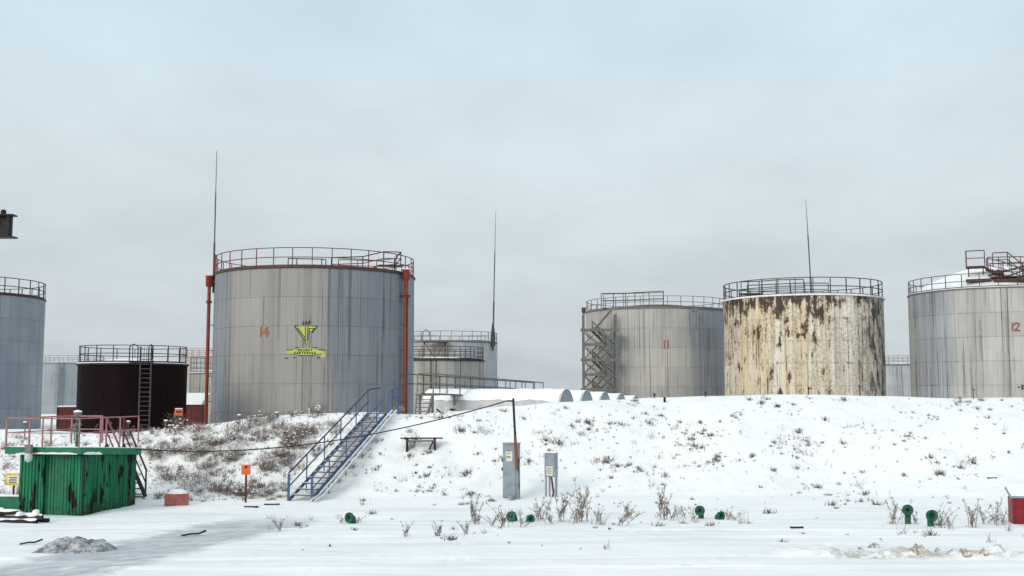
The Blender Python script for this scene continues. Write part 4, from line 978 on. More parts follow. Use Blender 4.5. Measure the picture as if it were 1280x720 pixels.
# steps down behind
st_t, st_b = Vector((LX + 0.08, 0, RT - 0.05)), Vector((LX + 1.75, 0, gz(-12.8, 39.3) + 0.0))
for y in (0.52, 1.15):
    MB().bar(st_t + Vector((0, y, 0)), st_b + Vector((0, y, 0)), 0.05, 0.16).build('step_stringer', M_black, sh_)
    rr = MB(); rr.bar(st_t + Vector((-0.35, y, RH)), st_t + Vector((0, y, RH)), 0.045); rr.bar(st_t + Vector((0, y, RH)), st_b + Vector((0, y, RH)), 0.045); rr.bar(st_t + Vector((0, y, RH * .5)), st_b + Vector((0, y, RH * .5)), 0.035)
    for k in (0.0, 0.5, 0.97): q = st_t.lerp(st_b, k) + Vector((0, y, 0)); rr.bar(q - Vector((0, 0, 0.1)), q + Vector((0, 0, RH)), 0.045)
    rr.build('step_handrail', M_rustred if y < 1 else M_pinkrail, sh_)
for k in range(9):
    q = st_t.lerp(st_b, (k + .6) / 9.3); MB().box((q.x, 0.835, q.z), (0.22, 0.58, 0.04)).build('step', M_tread, sh_)

# ------------------------------------------------------------------ signs
def sign(name, label, px, py_foot, w, h, zc, mat, D=None, rz=0.0, post=M_rustred, frame=None, lines=0, pw=0.05, mark=None):
    p_ = hit(px, py_foot) if D is None else at(px, py_foot, D)
    if D: p_.z = gz(p_.x, p_.y)
    o = empty(name, (p_.x, p_.y, p_.z - 0.02), rz, label, 'sign')
    MB().box((0, 0, (zc + h * 0.3) / 2), (pw, pw, zc + h * 0.3)).build('post', post, o)
    pl = MB().box((0, -pw / 2 - 0.014, zc), (w, 0.02, h)).build('plate', frame or mat, o, bevel=0.004)
    if frame: MB().box((0, -pw / 2 - 0.027, zc), (w * 0.74, 0.008, h * 0.66)).build('panel', mat, pl)
    for k in range(lines): MB().box((0.0, -pw / 2 - 0.034, zc + h * (0.16 - 0.14 * k)), (w * (0.5 - 0.08 * (k % 2)), 0.004, h * 0.06)).build('print_line', M_ink, pl)
    if mark:
        m_ = MB()
        for (a, b2), (c, d_) in mark: m_.bar((a * w, -pw / 2 - 0.028, zc + b2 * h), (c * w, -pw / 2 - 0.028, zc + d_ * h), 0.004 if False else 0.02, 0.05)
        m_.build('marking', M_rustred if mat is M_orange else M_ink, pl)
    MB().box((0, -pw / 2 - 0.014, zc + h / 2 + 0.014), (w * 0.9, 0.05, 0.03)).build('snow_cap', M_snow, pl)
    return o
sign('sign', 'orange square sign on a rusty post at the foot of the bank', 307, 628, 0.31, 0.34, 1.12, M_orange, pw=0.06, mark=[((-0.12, 0.28), (0.14, 0.28)), ((0.0, 0.28), (0.0, 0.12))])
sign('sign', 'small orange sign with dark marks on the crest before the black tank', 223, 541, 0.33, 0.26, 0.72, M_orange, D=45.6, pw=0.035, post=M_darkrail, mark=[((-0.3, 0.0), (0.32, 0.0)), ((-0.3, 0.16), (0.0, 0.0)), ((0.1, 0.2), (0.34, -0.02))])
sign('sign', 'yellow framed white notice sign left of the green shed', 16, 637, 0.56, 0.38, 0.98, M_white, frame=M_yellow, lines=4, rz=R(-8), pw=0.045, post=M_darkrail)

# ------------------------------------------------------------------ small things in the yard
p = hit(219, 632)
bl = empty('concrete_block', (p.x, p.y + 0.15, p.z - 0.04), R(14), 'faded red block topped with snow near the green shed steps', 'block')
MB().box((0, 0, 0.2), (0.76, 0.42, 0.44)).build('body', M_pinkblock, bl, bevel=0.02)
m = MB(); M = Matrix.Translation((0.02, 0, 0.42)) @ Matrix.Diagonal((1.0, 0.6, 1, 1))
m.lathe([(0.34, 0), (0.32, 0.06), (0.22, 0.12), (0.1, 0.15), (0.01, 0.16)], 18, M=M); m.build('snow_cap', M_snow, bl)

p = hit(1262, 655)
bx = empty('fire_sand_box', (p.x + 0.1, p.y, p.z - 0.05), R(-14), 'red metal box with snowy lid at the right edge of the picture', 'box')
MB().box((0.8, 0.35, 0.39), (1.6, 0.7, 0.78)).build('body', M_redbox, bx, bevel=0.015)
MB().add([(-0.06, -0.06, 0.785), (1.66, -0.06, 0.785), (1.66, 0.76, 0.985), (-0.06, 0.76, 0.985), (-0.06, -0.06, 0.84), (1.66, -0.06, 0.84), (1.66, 0.76, 1.04), (-0.06, 0.76, 1.04)],
         ((3,2,1,0),(4,5,6,7),(0,1,5,4),(1,2,6,5),(2,3,7,6),(3,0,4,7))).build('lid', M_cab, bx)
MB().add([(-0.03, -0.03, 0.845), (1.63, -0.03, 0.845), (1.63, 0.74, 1.04), (-0.03, 0.74, 1.04), (0.0, 0.0, 0.885), (1.6, 0.0, 0.885), (1.6, 0.70, 1.09), (0.0, 0.70, 1.09)],
         ((4,5,6,7),(0,1,5,4),(1,2,6,5),(2,3,7,6),(3,0,4,7))).build('snow_cover', M_snow, bx)
m = MB(); m.box((0.02, -0.012, 0.39), (0.05, 0.02, 0.78)); m.box((0.8, -0.012, 0.74), (1.58, 0.02, 0.05)); m.build('frame', M_redbox, bx)

# green pipe fittings standing in the snow
def fitting(label, px, py, h, face, rr, tilt=0.0, bore=0.5, drop=0.0):
    p_ = hit(px, py); o = empty('pipe_fitting', (p_.x, p_.y, p_.z - 0.03), R(face), label, 'pipe fitting', 'green pipe fittings in the snow')
    pr = rr * 0.55
    m_ = MB(); m_.path([(0, 0.05, -0.1), (0, 0.05, h - pr * 0.9), (0, 0.03, h - pr * 0.3), (0, -0.03, h), (0, -0.09, h)], pr, 14, cap=False); m_.build('elbow', M_green, o)
    Mx = Matrix.Translation((0, -0.10, h)) @ Matrix.Rotation(R(90 + tilt), 4, 'X')
    MB().lathe([(pr, -0.01), (rr, -0.01), (rr, 0.045), (rr * 0.93, 0.055), (rr * 0.62, 0.055), (rr * 0.56, 0.03), (rr * bore * 0.7, 0.03), (rr * bore * 0.7, -0.02)], 20, M=Mx, smooth=False).build('flange', M_green, o)
    MB().lathe([(rr * bore * 0.7, -0.02), (rr * bore * 0.66, -0.08), (0.005, -0.09)], 16, M=Mx).build('bore', M_green, o)
    bt = MB()
    for k in range(6):
        a = 2 * math.pi * k / 6; bt.lathe([(0.018, -0.03), (0.018, 0.068), (0.002, 0.07)], 6, M=Mx @ Matrix.Translation((rr * 0.76 * math.cos(a), rr * 0.76 * math.sin(a), 0)))
    tag(bt.build('bolt', M_green, o), kind='stuff')
    sc = MB(); sc.path([(-rr * 0.55, -0.12, h + rr * 0.86), (0, -0.10, h + rr * 1.02), (rr * 0.5, -0.08, h + rr * 0.88)], 0.028, 6); sc.build('snow_cap', M_snow, o)
fitting('lone green pipe fitting in the snow below the blue stairs', 440, 654, 0.20, -38, 0.155, tilt=-8)
fitting('green pipe fitting in front of the tall cabinet, left of a pair', 642, 651, 0.17, -35, 0.16, tilt=-12)
fitting('smaller green pipe fitting right of the one before the cabinet', 661, 652, 0.12, 25, 0.13)
fitting('green upright pipe fitting with round flange, beside tall dry weeds mid right', 876, 648, 0.27, -22, 0.15)
fitting('low green pipe fitting right of the upright flanged one', 898, 649, 0.14, 28, 0.14, tilt=-5)
fitting('tallest green pipe fitting, nearest the red box with a long neck', 1135, 655, 0.44, -16, 0.155)
fitting('dark green pipe fitting between the tallest one and the red box', 1164, 658, 0.34, -5, 0.165, bore=0.6)

# capped stubs and stakes along the crest
def stub(label, px, py, hpx, D, cap=True, mat=M_greyrail, w=0.045, bare=False, name='valve_stub', cat='valve stub'):
    q = at(px, py, D); zg = gz(q.x, q.y); o = empty(name, (q.x, q.y, zg), 0, label, cat, 'stubs along the embankment crest')
    h = max(0.2, at(px, py - hpx, D).z - zg)
    MB().path([(0, 0, -0.1), (0, 0, h)], w * 0.6, 8).build('stem', mat, o)
    if bare:
        MB().box((0.01, 0, h - 0.09), (0.11, 0.08, 0.07)).build('clamp', mat, o); MB().box((-0.03, 0, h - 0.02), (0.05, 0.05, 0.05)).build('knob', M_greyrail, o)
    elif cap:
        MB().lathe([(w * 0.5, -0.07), (0.085, -0.05), (0.085, 0.0), (0.03, 0.03)], 12, M=Matrix.Translation((0, 0, h - 0.02))).build('handwheel', mat, o)
        MB().lathe([(0.085, 0.0), (0.07, 0.035), (0.01, 0.05)], 10, M=Matrix.Translation((0, 0, h))).build('snow_cap', M_snow, o)
    else: MB().box((0, 0, h - 0.1), (0.1, 0.04, 0.24)).build('marker_plate', mat, o)
stub('snow capped valve stub left of the small orange crest sign', 207, 542, 16, 45.4)
stub('short snow capped valve stub touching the small orange crest sign', 212, 541, 9, 45.4)
stub('snow capped valve stub over the left end of the shed railing', 31, 541, 13, 45.4)
stub('snow capped valve stub behind the vent pipe of the shed', 93, 543, 12, 45.4)
stub('snow capped valve stub below the ladder of the black tank', 160, 542, 15, 45.4)
stub('tiny snow capped stub at the foot of tank 14, near its left pipe', 299, 527, 8, 45.7)
stub('tiny snow capped stub at the foot of tank 14, under its number', 346, 521, 5, 45.7)
stub('tiny snow capped stub at the foot of tank 14, above the stairs', 398, 518, 5, 45.7)
stub('dark marker stake on the crest before tank 11', 831, 519, 21, 49.0, cap=False, mat=M_black, name='marker_stake', cat='stake')
stub('grey stub post on the crest below the end of tank 11', 818, 499, 8, 49.8, bare=True, mat=M_darkrail)
stub('grey stub post before the right half of tank 11', 882, 497, 9, 49.8, bare=True, mat=M_darkrail)
stub('dark stub post before the middle of the rusty tank', 1011, 495, 12, 50.0, bare=True, mat=M_rustred)
stub('dark stub post before the right side of the rusty tank', 1075, 496, 15, 50.0, bare=True, mat=M_darkrail)
stub('grey stub post at the left foot of tank 12', 1146, 498, 14, 50.0, bare=True, mat=M_greyrail)
stub('grey stub post before tank 12 below its dark streak', 1217, 499, 14, 50.0, bare=True, mat=M_greyrail)

# overhead beam end at the left edge, on its own column outside the picture
p = at(17, 283, 20.0)
gb = empty('gantry', (p.x - 2.0, p.y, 0.0), R(0), 'dark green steel beam end jutting in at the left edge, high up', 'gantry')
m = MB(); bz = p.z; hh = 0.40
m.box((0.95, 0, bz), (2.0, 0.02, hh)); m.box((0.97, 0, bz + hh/2), (2.1, 0.22, 0.025)); m.box((0.97, 0, bz - hh/2), (2.14, 0.22, 0.025)); m.box((1.93, 0, bz), (0.02, 0.2, hh - 0.03))
m.build('beam', M_black, gb)
for x in (1.62, 1.82): MB().lathe([(0.045, 0), (0.05, 0.03), (0.05, 0.07), (0.02, 0.09)], 10, M=Matrix.Translation((x, -0.03, bz + hh/2 + 0.012)), cap0=True).build('bolt', M_black, gb)
MB().box((1.64, -0.08, bz + 0.10), (0.12, 0.1, 0.1)).build('bracket', M_greyrail, gb)
MB().box((0.1, 0, bz / 2 - 0.1), (0.24, 0.24, bz - 0.2 - hh/2 + 0.16)).build('column', M_black, gb)

# pipes stacked left of the shed
labs = ['front bottom pipe of the snowy stack left of the shed', 'turquoise pipe in the snowy stack left of the shed', 'rear bottom pipe of the snowy stack left of the shed', 'middle layer front pipe of the snowy stack by the shed',
        'middle layer rear pipe of the snowy stack by the shed', 'top pipe of the snowy stack left of the shed']
p = hit(30, 655)
for i, (yy, zz, xe, mt) in enumerate(((0.0, 0.065, 0.30, M_black), (0.17, 0.07, -0.12, M_turq), (0.34, 0.068, 0.5, M_black), (0.08, 0.185, 0.42, M_darkrail), (0.26, 0.19, 0.1, M_black), (0.17, 0.305, -0.25, M_black))):
    o = empty('pipe', (p.x + xe, p.y + 0.15 + yy, p.z + zz - 0.02), R(172 + (0, 2, 5, 1, 6, 9)[i]), labs[i], 'pipe', 'stacked pipes by the shed')
    L = 2.4
    Mx = Matrix.Rotation(R(90), 4, 'Y')
    MB().lathe([(0.045, 0.0), (0.065, 0.0), (0.065, L), (0.045, L), (0.045, 0.0)], 14, M=Mx, smooth=False).build('tube', mt, o)
    m = MB(); vs = []; fs = []; n = 30; rnd = random.Random(i)
    for a in range(n + 1):
        x = L * a / n; k = max(0.1, 0.85 + 1.0 * mnoise.noise(Vector((x * 3.1, i * 3.3, 0))))
        for j in range(6):
            th = R(90 - 52 * k + 104 * k * j / 5); rr = 0.067 + 0.03 * k * math.sin(math.pi * j / 5); vs.append((x, rr * math.cos(th), rr * math.sin(th)))
    for a in range(n):
        for j in range(5): fs.append((a*6+j, a*6+j+1, (a+1)*6+j+1, (a+1)*6+j))
    m.add(vs, fs, True); m.build('snow_cover', M_snow, o)
lump = MB(); rnd = random.Random(77)
for k in range(9):
    c = Vector((p.x + rnd.uniform(-1.0, 0.45), p.y + 0.15 + rnd.uniform(0.0, 0.4), p.z + 0.10 + rnd.uniform(0.1, 0.26))); a = rnd.uniform(0.06, 0.14)
    lump.lathe([(a, -0.05), (a * 0.95, 0.0), (a * 0.6, a * 0.4), (0.01, a * 0.5)], 9, M=Matrix.Translation(c) @ Matrix.Rotation(rnd.uniform(0, 3), 4, 'Z') @ Matrix.Diagonal((1.5, 0.8, 1, 1)))
tag(lump.build('snow_lumps', M_snow), 'lumps of snow lying on the stacked pipes by the shed', 'snow', None, 'stuff')
p = hit(12, 640)
tr = empty('trough', (p.x, p.y + 0.25, p.z - 0.03), R(-4), 'low dark green trough with snow edge behind the pipe stack', 'trough')
m = MB(); m.box((-0.5, 0, 0.24), (2.2, 0.04, 0.5)); m.box((-0.5, 0.6, 0.24), (2.2, 0.04, 0.5)); m.box((0.58, 0.3, 0.24), (0.04, 0.56, 0.5)); m.box((-1.58, 0.3, 0.24), (0.04, 0.56, 0.5)); m.box((-0.5, 0.3, 0.1), (2.1, 0.54, 0.05))
m.build('body', M_fascia, tr)
MB().box((-0.5, 0.0, 0.515), (2.2, 0.1, 0.06)).build('snow_edge', M_snow, tr, bevel=0.02)
for i, (dx, dz, rr, l) in enumerate(((0.05, 0.62, 0.12, 'brown log leaning behind the yellow sign, nearest the shed'), (-0.33, 0.66, 0.13, 'brown log leaning behind the yellow sign, farther from the shed'))):
    o = empty('log', (p.x + dx, p.y + 0.95, p.z), 0, l, 'log', 'logs behind the trough')
    MB().path([(0, 0.15, -0.05), (0.05, 0.3, 0.4), (0.16, 0.55, 0.95)], rr, 12, r1=rr * 0.85).build('trunk', paint('bark', (0.15, 0.115, 0.095), (0.07, 0.05, 0.04), 0.4, 0.9, scale=6), o)
    MB().path([(0.0, 0.02, 0.25), (0.06, 0.16, 0.62), (0.15, 0.40, 0.98)], rr * 0.7, 10, r1=rr * 0.55).build('snow_cover', M_snow, o)

# planks and sticks lying about
def stick(label, px, py, L, rz, w=0.07, h=0.04, name='plank', bent=False):
    q = hit(px, py); o = empty(name, (q.x, q.y, q.z), R(rz), label, name, 'debris on the snow')
    if bent: MB().path([(-L/2, 0, 0.02), (-L*.15, 0.05, 0.05), (L*.2, 0.0, 0.06), (L/2, 0.09, 0.12)], w / 2, 6, r1=w * 0.6).build('wood', M_wood, o)
    else: MB().box((0, 0, 0.02), (L, w, h)).build('wood', M_wood, o); MB().box((-0.02, 0.01, 0.044), (L * 0.7, w * 0.6, 0.012)).build('snow_cover', M_snow, o)
stick('short dark plank lying flat on the snow in the right foreground', 996, 660, 0.36, 2)
stick('dark bent stick lying on the icy track in the left foreground', 242, 670, 0.62, 14, 0.045, name='stick', bent=True)
stick('thin dark stick left of the dirty snow heap', 38, 681, 0.52, 5, 0.04, name='stick', bent=True)
stick('snowy board half buried at the foot of the bank, right of the orange sign', 340, 631, 0.5, 4, 0.10)
stick('snowy board half buried at the foot of the bank, under the orange sign', 314, 634, 0.45, -6, 0.10)
stick('short dark board stuck on the slope in the upper right', 1240, 598, 0.36, 6)

# dirty heap of ploughed snow
def heap(name, label, cat, px, py, w, dp, h, m_, seed, rough=0.5, group=None):
    q = hit(px, py); vs = []; fs = []; n = 36
    for j in range(n + 1):
        for i in range(n + 1):
            u, v = 2 * i / n - 1, 2 * j / n - 1; rr = math.hypot(u, v)
            wb = 1 - 0.35 * mnoise.noise(Vector((u * 1.3 + seed, v * 1.3, 0)))
            k = max(0, 1 - (rr * wb) ** 2) ** 1.1
            z_ = h * k * (0.75 + rough * mnoise.fractal(Vector((u * 2.6 + seed, v * 2.6, 2.2)), 0.8, 2.1, 5))
            X, Y = q.x + u * w / 2, q.y + v * dp / 2
            vs.append((u * w / 2, v * dp / 2, gz(X, Y) - q.z - 0.03 + max(0, z_)))
    for j in range(n):
        for i in range(n): fs.append((j*(n+1)+i, j*(n+1)+i+1, (j+1)*(n+1)+i+1, (j+1)*(n+1)+i))
    o = MB().add(vs, fs, True).build(name, m_, None, q); return tag(o, label, cat, group)
def dirty(name, c1, c2, s):
    b = NB(name); p_ = b.n('ShaderNodeTexCoord').outputs['Object']; n = b.noise(p_, s, 7, 0.72); b.bump(b.noise(p_, s * 2.2, 6, 0.7), 0.6, 0.05)
    return b.out(b.mix(b.rng(n, 0.38, 0.62), c1, c2), 0.9)
M_dirty = dirty('dirty_snow', (0.15, 0.153, 0.16), (0.50, 0.515, 0.53), 5.5)
M_soil = dirty('soil_snow', (0.22, 0.175, 0.13), (0.76, 0.74, 0.71), 9.0)
heap('snow_heap', 'dirty grey heap of ploughed snow on the icy track, lower left', 'snow heap', 98, 686, 2.2, 1.8, 0.24, M_dirty, 3.3, 1.0)
cl = [(1146, 689, 0.30, 'largest soil and snow clod at the left start of the ridge'), (1172, 690, 0.20, 'round clod second in the line of ridge clods'), (1189, 690, 0.16, 'small dark clod in the middle of the ridge'), (1208, 692, 0.22, 'pale clod between the dark one and the last'),
      (1229, 691, 0.22, 'last clod of the ridge toward the right edge'), (1093, 684, 0.26, 'flat soil clod on the left stretch of the ridge'), (1077, 687, 0.16, 'small clod left end of the soil ridge'), (1150, 694, 0.2, 'pale clod in front of the largest ridge clod')]
for i, (x, y, s_, l) in enumerate(cl): heap('snow_clod', l, 'snow clod', x, y, s_ * 1.5, s_ * 1.2, s_ * 0.55, M_soil, i * 2.1, 0.6, 'clods of the ploughed ridge')

# ------------------------------------------------------------------ vegetation
M_stem = dirty('dry_stem', (0.14, 0.098, 0.08), (0.27, 0.195, 0.16), 8)
M_stem2 = dirty('dry_purple_stem', (0.125, 0.09, 0.086), (0.235, 0.178, 0.165), 8)
M_pale = dirty('pale_twig', (0.26, 0.20, 0.165), (0.41, 0.33, 0.275), 8)
M_olive = dirty('olive_grass', (0.09, 0.08, 0.05), (0.19, 0.165, 0.115), 6)
M_dark = dirty('dark_litter', (0.045, 0.037, 0.032), (0.10, 0.08, 0.065), 6)
def blade(m, p_, d_, w, mi=0):
    s_ = d_.cross(Vector((0, 1, 0.2)));
    if s_.length < 1e-5: s_ = Vector((1, 0, 0))
    s_ = s_.normalized() * w / 2
    m.add([p_ - s_, p_ + s_, p_ + d_], ((0, 1, 2),), False, mi)
def weed_mesh(seed, stems=4, h=1.0, spread=0.35, twig=12, heavy=1.0):
    """dry mugwort: arching stems with short ascending side twigs and fine seed heads"""
    rnd = random.Random(seed); m = MB()
    for s_ in range(stems):
        a = rnd.uniform(0, 2 * math.pi); ln = rnd.uniform(0.2, 1.0) * spread; L = h * rnd.uniform(0.45, 1.05)
        b0 = Vector((rnd.gauss(0, 0.10), rnd.gauss(0, 0.08), -0.05)); lean = Vector((math.cos(a) * ln, math.sin(a) * ln, 0)) * L
        wob = rnd.uniform(-0.06, 0.06)
        curve = lambda t: b0 + lean * (t ** 1.6) + Vector((wob * math.sin(t * 4) * L, 0, L * t - 0.25 * L * ln * t * t))
        m.path([curve(t / 7) for t in range(8)], 0.009, 3, 0, 0.003, cap=False)
        for k in range(twig):
            t = rnd.uniform(0.18, 1.0); p_ = curve(min(t, 0.99)); aa = rnd.uniform(0, 2 * math.pi); tl = L * (0.20 * (1 - t) + 0.07) * rnd.uniform(0.6, 1.3)
            d_ = Vector((math.cos(aa) * 0.6, math.sin(aa) * 0.6, 0.75)).normalized() * tl
            m.path([p_, p_ + d_ * 0.5 + Vector((0, 0, -0.01)), p_ + d_], 0.005, 3, 0, 0.002, cap=False)
            for q in range(int(6 * heavy)):
                pp = p_ + d_ * rnd.uniform(0.2, 1.05); dd = Vector((rnd.gauss(0, 1), rnd.gauss(0, 1), rnd.gauss(0.5, 0.8))).normalized() * rnd.uniform(0.018, 0.045)
                blade(m, pp, dd, 0.012, 1)
    return m.mesh('weed', [M_stem, M_stem2])
WM = [weed_mesh(i, stems=5 + i % 4, h=1.0, spread=[0.4, 0.7, 1.0, 0.5, 0.85, 1.3, 0.5][i], twig=16, heavy=1.0) for i in range(7)]
GRP = 'dry weeds standing in the yard snow'
def weed(px, py, hpx, k, label, rz=0.0, lean=0.0, wide=1.0):
    q = hit(px, py); s_ = 1.18 * hpx / F * q.y
    o = link('weed', WM[k], None, (q.x, q.y, q.z)); o.scale = (s_ * wide, s_ * wide, s_); o.rotation_euler = (0, R(lean), R(rz)); tag(o, label, 'weed', GRP)
for w in ((598, 655, 36, 3, 'tall dry weed left of the cabinet fittings, first of the clump', 20, -6), (613, 657, 24, 5, 'sprawling low weed between the first tall weed and the cabinet', 70, 0), (630, 659, 34, 1, 'dry weed touching the left green fitting before the cabinet', 130, -8),
          (652, 659, 20, 2, 'low weed between the pair of fittings before the cabinet', 30, 10), (676, 650, 30, 6, 'bushy reddish weed just right of the pair of fittings', 80, 0, 1.3), (690, 655, 30, 4, 'dry weed before the small electrical box', 200, 12), (703, 652, 40, 0, 'reddish upright weed right of the small electrical box legs', 50, 4, 1.2),
          (716, 654, 30, 5, 'spreading weed under the tallest leaning weed', 160, 5), (728, 652, 50, 3, 'tallest weed leaning right, right of the electrical box', 260, 16), (746, 652, 22, 1, 'small weed right of the tallest leaning weed', 10, 8), (772, 657, 34, 4, 'lone weed leaning right past the main clump', 330, 20),
          (783, 648, 26, 1, 'thin weed just behind the lone leaning one', 30, 18), (581, 668, 22, 1, 'thin weed in front of the tall weeds on the left', 0, 0), (508, 671, 20, 0, 'small weed in the open snow left of centre', 60, 5, 1.4), (545, 671, 19, 3, 'small weed right of the one left of centre', 190, -4, 1.4),
          (448, 654, 14, 5, 'low weed at the foot of the lone green fitting', 20, 0, 1.5), (428, 654, 12, 2, 'low weed left of the lone green fitting', 100, 0, 1.5), (832, 649, 42, 3, 'tall weed left of the upright flanged fitting', 40, 0), (842, 650, 26, 5, 'weed at the right foot of the tall weed beside the flanged fitting', 0, 14),
          (857, 648, 22, 4, 'weed halfway to the upright flanged fitting', 140, 8), (868, 652, 20, 2, 'low weed at the foot of the upright flanged fitting', 70, 0), (918, 651, 18, 5, 'spreading weed right of the low green fitting', 210, 6, 1.3), (909, 650, 16, 1, 'weed beside the low green fitting', 30, 10),
          (1122, 654, 30, 6, 'bushy weed left of the tallest green fitting', 30, 0, 1.2), (1146, 655, 22, 4, 'weed between the two fittings nearest the red box', 170, 0, 1.2), (1176, 660, 36, 1, 'weed right of the dark green fitting', 250, 12), (1190, 661, 22, 5, 'sprawling weed leaning right of the dark fitting', 290, 24),
          (1214, 659, 34, 3, 'upright weed halfway to the red box', 100, 0), (1231, 655, 26, 2, 'low weed left of the weed by the red box', 10, 0), (1247, 657, 36, 4, 'branching weed next to the red box', 60, -4), (1256, 656, 24, 6, 'small weed touching the red box', 60, -6),
          (348, 664, 20, 1, 'thin lone stalk in the snow left of centre foreground', 0, 0), (160, 632, 22, 6, 'weed growing against the right wall of the shed', 20, 0, 1.3), (140, 634, 26, 4, 'weed against the middle of the shed right wall', 110, 0, 1.4), (116, 640, 26, 6, 'weed by the near corner of the shed', 240, 0, 1.4)):
    weed(*w)

# bare shrubs on the left bank
def shrub_mesh(seed, n=150, rad=0.42, h=0.42):
    rnd = random.Random(seed); m = MB()
    for k in range(n):
        a = rnd.uniform(0, 2 * math.pi); rr = rad * math.sqrt(rnd.random()) * 0.6
        p_ = Vector((math.cos(a) * rr, math.sin(a) * rr, -0.04)); out = Vector((math.cos(a) * rr * 0.6 + rnd.gauss(0, 0.09), math.sin(a) * rr * 0.6 + rnd.gauss(0, 0.09), h * rnd.uniform(0.4, 1.05) * (1 - 0.4 * (rr / rad) ** 2)))
        mi = 0 if rnd.random() < 0.5 else (1 if rnd.random() < 0.6 else 3)
        blade(m, p_, out, 0.011, mi)
        for q in range(6):
            pp = p_ + out * rnd.uniform(0.3, 1.0); blade(m, pp, Vector((rnd.gauss(0, 0.06), rnd.gauss(0, 0.06), rnd.uniform(0.0, 0.14))), 0.0085, mi)
    # old snow caught among the twigs
    for k in range(int(n * 0.28)):
        a = rnd.uniform(0, 2 * math.pi); rr = rad * math.sqrt(rnd.random()) * 0.9; z_ = h * rnd.uniform(0.2, 0.75) * (1 - 0.6 * (rr / rad) ** 2); c = Vector((math.cos(a) * rr, math.sin(a) * rr, z_))
        s_ = rnd.uniform(0.02, 0.06); m.add([c + Vector((s_, 0, 0)), c + Vector((0, s_, 0.01)), c + Vector((-s_, 0, 0)), c + Vector((0, -s_, 0.01)), c + Vector((0, 0, s_ * 0.8))], ((0, 1, 4), (1, 2, 4), (2, 3, 4), (3, 0, 4)), False, 2)
    return m.mesh('shrub', [M_stem, M_stem2, M_snow, M_pale])
SM = [shrub_mesh(100 + i, n=34 + 7 * i, rad=0.26 + 0.045 * i, h=0.42 + 0.08 * (i % 4)) for i in range(6)]
rnd = random.Random(5); k = 0; tries = 0
while k < 170 and tries < 9000:
    tries += 1
    px, py = rnd.uniform(150, 470), rnd.uniform(520, 626)
    # right boundary follows the stairs
    if px > 352 + (622 - py) * 0.93: continue
    if px > 355 and py > 600: continue
    if mnoise.noise(Vector((px / 34.0, py / 22.0, 1.5))) < -0.16 + 0.2 * rnd.random() - 0.1: continue
    q = hit(px, py)
    if q.y < 39.3 or q.y > 46.4: continue
    # keep clear of the shed steps, sign and stair body
    if px < 200 and py > 590: continue
    s_ = rnd.choice((0.45, 0.55, 0.6, 0.7, 0.8, 1.0, 1.25))
    o = link('shrub', SM[rnd.randrange(6)], None, (q.x, q.y, q.z)); o.scale = (s_ * rnd.uniform(0.7, 1.6), s_ * rnd.uniform(0.7, 1.3), s_ * rnd.uniform(0.6, 1.2)); o.rotation_euler = (0, 0, rnd.uniform(0, 6.28))
    zone = ('below the left red pipe of tank 14' if py < 560 and px < 290 else 'just under the snowy crest before tank 14' if py < 548 else 'close beside the left railing of the blue stairs' if px > 300 + (622 - py) * 0.93
            else 'right behind the red block and shed steps' if px < 245 else 'around the orange square sign' if py > 580 else 'on the middle of the left bank above the orange square sign')
    tag(o, 'bare brown shrub ' + zone, 'shrub', 'bare shrubs ' + zone); k += 1
for px, py, s_ in ((12, 562, 1.0), (40, 572, 0.7), (8, 585, 0.6), (62, 561, 0.7), (22, 548, 0.5)):
    q = hit(px, py); o = link('shrub', SM[px % 6], None, (q.x, q.y, q.z)); o.scale = (s_, s_, s_)
    tag(o, 'bare shrub on the bank behind the left end of the shed', 'shrub', 'bare shrubs behind the shed')
for px, py, s_, l in ((450, 572, 0.8, 'brown shrub poking out under the right side of the blue stairs'), (466, 553, 0.7, 'brown shrub under the upper right side of the blue stairs'), (497, 514, 0.8, 'brown shrub at the top landing of the blue stairs'), (400, 618, 0.6, 'brown shrub under the lower right of the blue stairs'), (418, 603, 0.7, 'brown shrub beside the middle of the blue stairs, lower one'), (436, 585, 0.7, 'brown shrub beside the middle of the blue stairs, upper one'), (512, 541, 0.5, 'small shrub on the slope left above the bench')):
    q = hit(px, py); o = link('shrub', SM[px % 6], None, (q.x, q.y, q.z)); o.scale = (s_, s_, s_ * 0.8); tag(o, l, 'shrub')

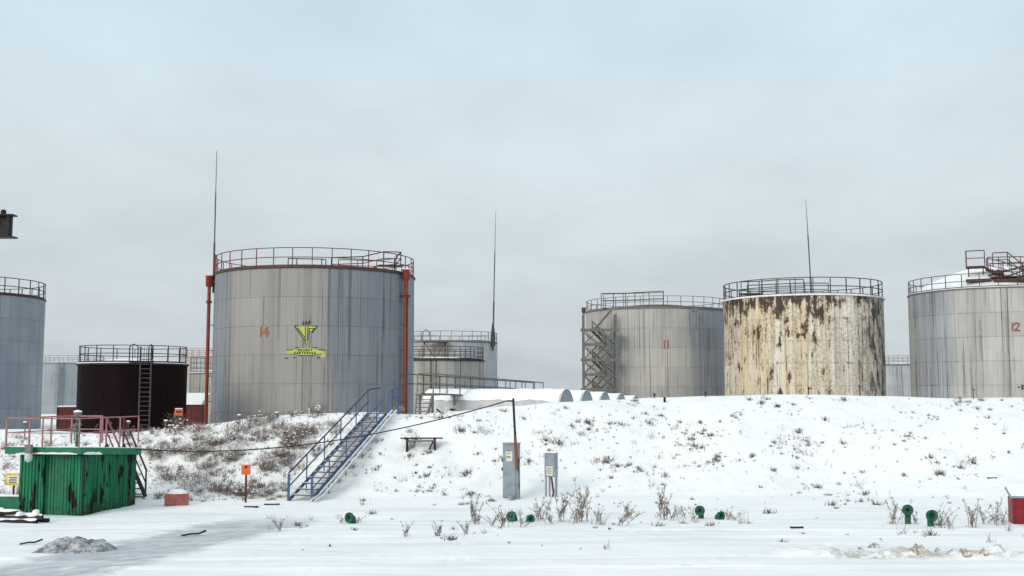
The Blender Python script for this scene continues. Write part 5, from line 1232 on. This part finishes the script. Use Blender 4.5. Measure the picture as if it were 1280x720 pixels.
# tufts of dead grass poking out of the snow, beyond counting
def tufts(name, label, n, seed, region, keep, pal=(0, 0, 1, 2, 2)):
    rnd = random.Random(seed); m = MB(); c = 0; t = 0
    while c < n and t < n * 30:
        t += 1
        px, py = rnd.uniform(region[0], region[2]), rnd.uniform(region[1], region[3])
        if not keep(px, py, rnd): continue
        q = hit(px, py); c += 1
        s_ = min(1.15, 0.16 + rnd.expovariate(3.6)) * (1.0 if rnd.random() < 0.93 else 1.5); kind = rnd.random()
        mi = rnd.choice(pal)
        if kind < 0.55:       # low rounded clump
            for b_i in range(int(8 + 22 * s_)):
                a = rnd.uniform(0, 6.283); rr = abs(rnd.gauss(0, 0.085)) * s_
                p_ = q + Vector((math.cos(a) * rr * 1.2, math.sin(a) * rr, 0)); p_.z = gz(p_.x, p_.y) - 0.005
                blade(m, p_, Vector((rnd.gauss(0, 0.05) * s_ + math.cos(a) * 0.03 * s_, rnd.gauss(0, 0.04), rnd.uniform(0.03, 0.20) * s_ + 0.01)), 0.016 * (0.6 + s_ * 0.5), mi if rnd.random() < 0.6 else pal[-1])
        elif kind < 0.88:     # upright wispy stems
            for b_i in range(int(4 + 9 * s_)):
                p_ = q + Vector((rnd.gauss(0, 0.08) * s_, rnd.gauss(0, 0.06) * s_, 0)); p_.z = gz(p_.x, p_.y) - 0.005
                blade(m, p_, Vector((rnd.gauss(0.03, 0.10) * s_, rnd.gauss(0, 0.07) * s_, rnd.uniform(0.10, 0.40) * s_)), 0.011, rnd.choice((0, 1, 3, 3)))
        else:                 # a single leaning stalk with a few twigs
            d_ = Vector((rnd.gauss(0, 0.16), rnd.gauss(0, 0.1), rnd.uniform(0.15, 0.4))) * (0.4 + s_ * 0.6); blade(m, q, d_, 0.016, 0)
            for b_i in range(5): blade(m, q + d_ * rnd.uniform(0.4, 0.95), Vector((rnd.gauss(0, 0.06), 0.01, rnd.uniform(0, 0.07))), 0.013, 3)
    o = m.build(name, [M_stem, M_olive, M_dark, M_pale]); tag(o, label, 'grass', None, 'stuff')
def keep_right(px, py, rnd):
    lim = 516 - 20 * sstep(500, 900, px)
    if py < lim + 1: return False
    if px < 352 + (640 - py) * 1.10: return False
    if 622 < px < 704 and py > 606: return False
    v = mnoise.fractal(Vector((px / 46.0, py / 16.0, 4.4)), 1, 2, 3)
    w_ = mnoise.noise(Vector((px / 150.0, py / 60.0, 9.1)))
    return rnd.random() < (0.07 + 1.4 * max(0, v)) * max(0.12, 0.6 + 1.3 * w_)
def keep_left(px, py, rnd): return py > 522 + max(0, 270 - px) * 0.08 and not (px > 352 + (622 - py) * 0.93)
def keep_yard(px, py, rnd):
    v = mnoise.fractal(Vector((px / 60.0, py / 9.0, 8.4)), 1, 2, 3); return v > 0.05 and rnd.random() < math.exp(-abs(py - 655) / 16.0) and not (620 < px < 700 and py < 640)
tufts('dry_grass', 'dead grass tufts poking through the snow of the main slope', 950, 21, (420, 495, 1300, 632), keep_right)
tufts('dry_grass', 'brown litter and grass among the shrubs of the left bank', 1000, 22, (0, 530, 470, 627), keep_left, (0, 3, 1, 3, 0))
tufts('dry_grass', 'sparse grass stubble in the flat snow of the yard', 75, 23, (330, 628, 1290, 690), keep_yard)
tufts('dry_grass', 'grass along the crest at the foot of the tanks', 110, 24, (150, 514, 1290, 540), lambda px, py, rnd: abs(py - (EYE - 0, [y for (x, y) in CP if x >= px][0])[1] - 4) < 4)
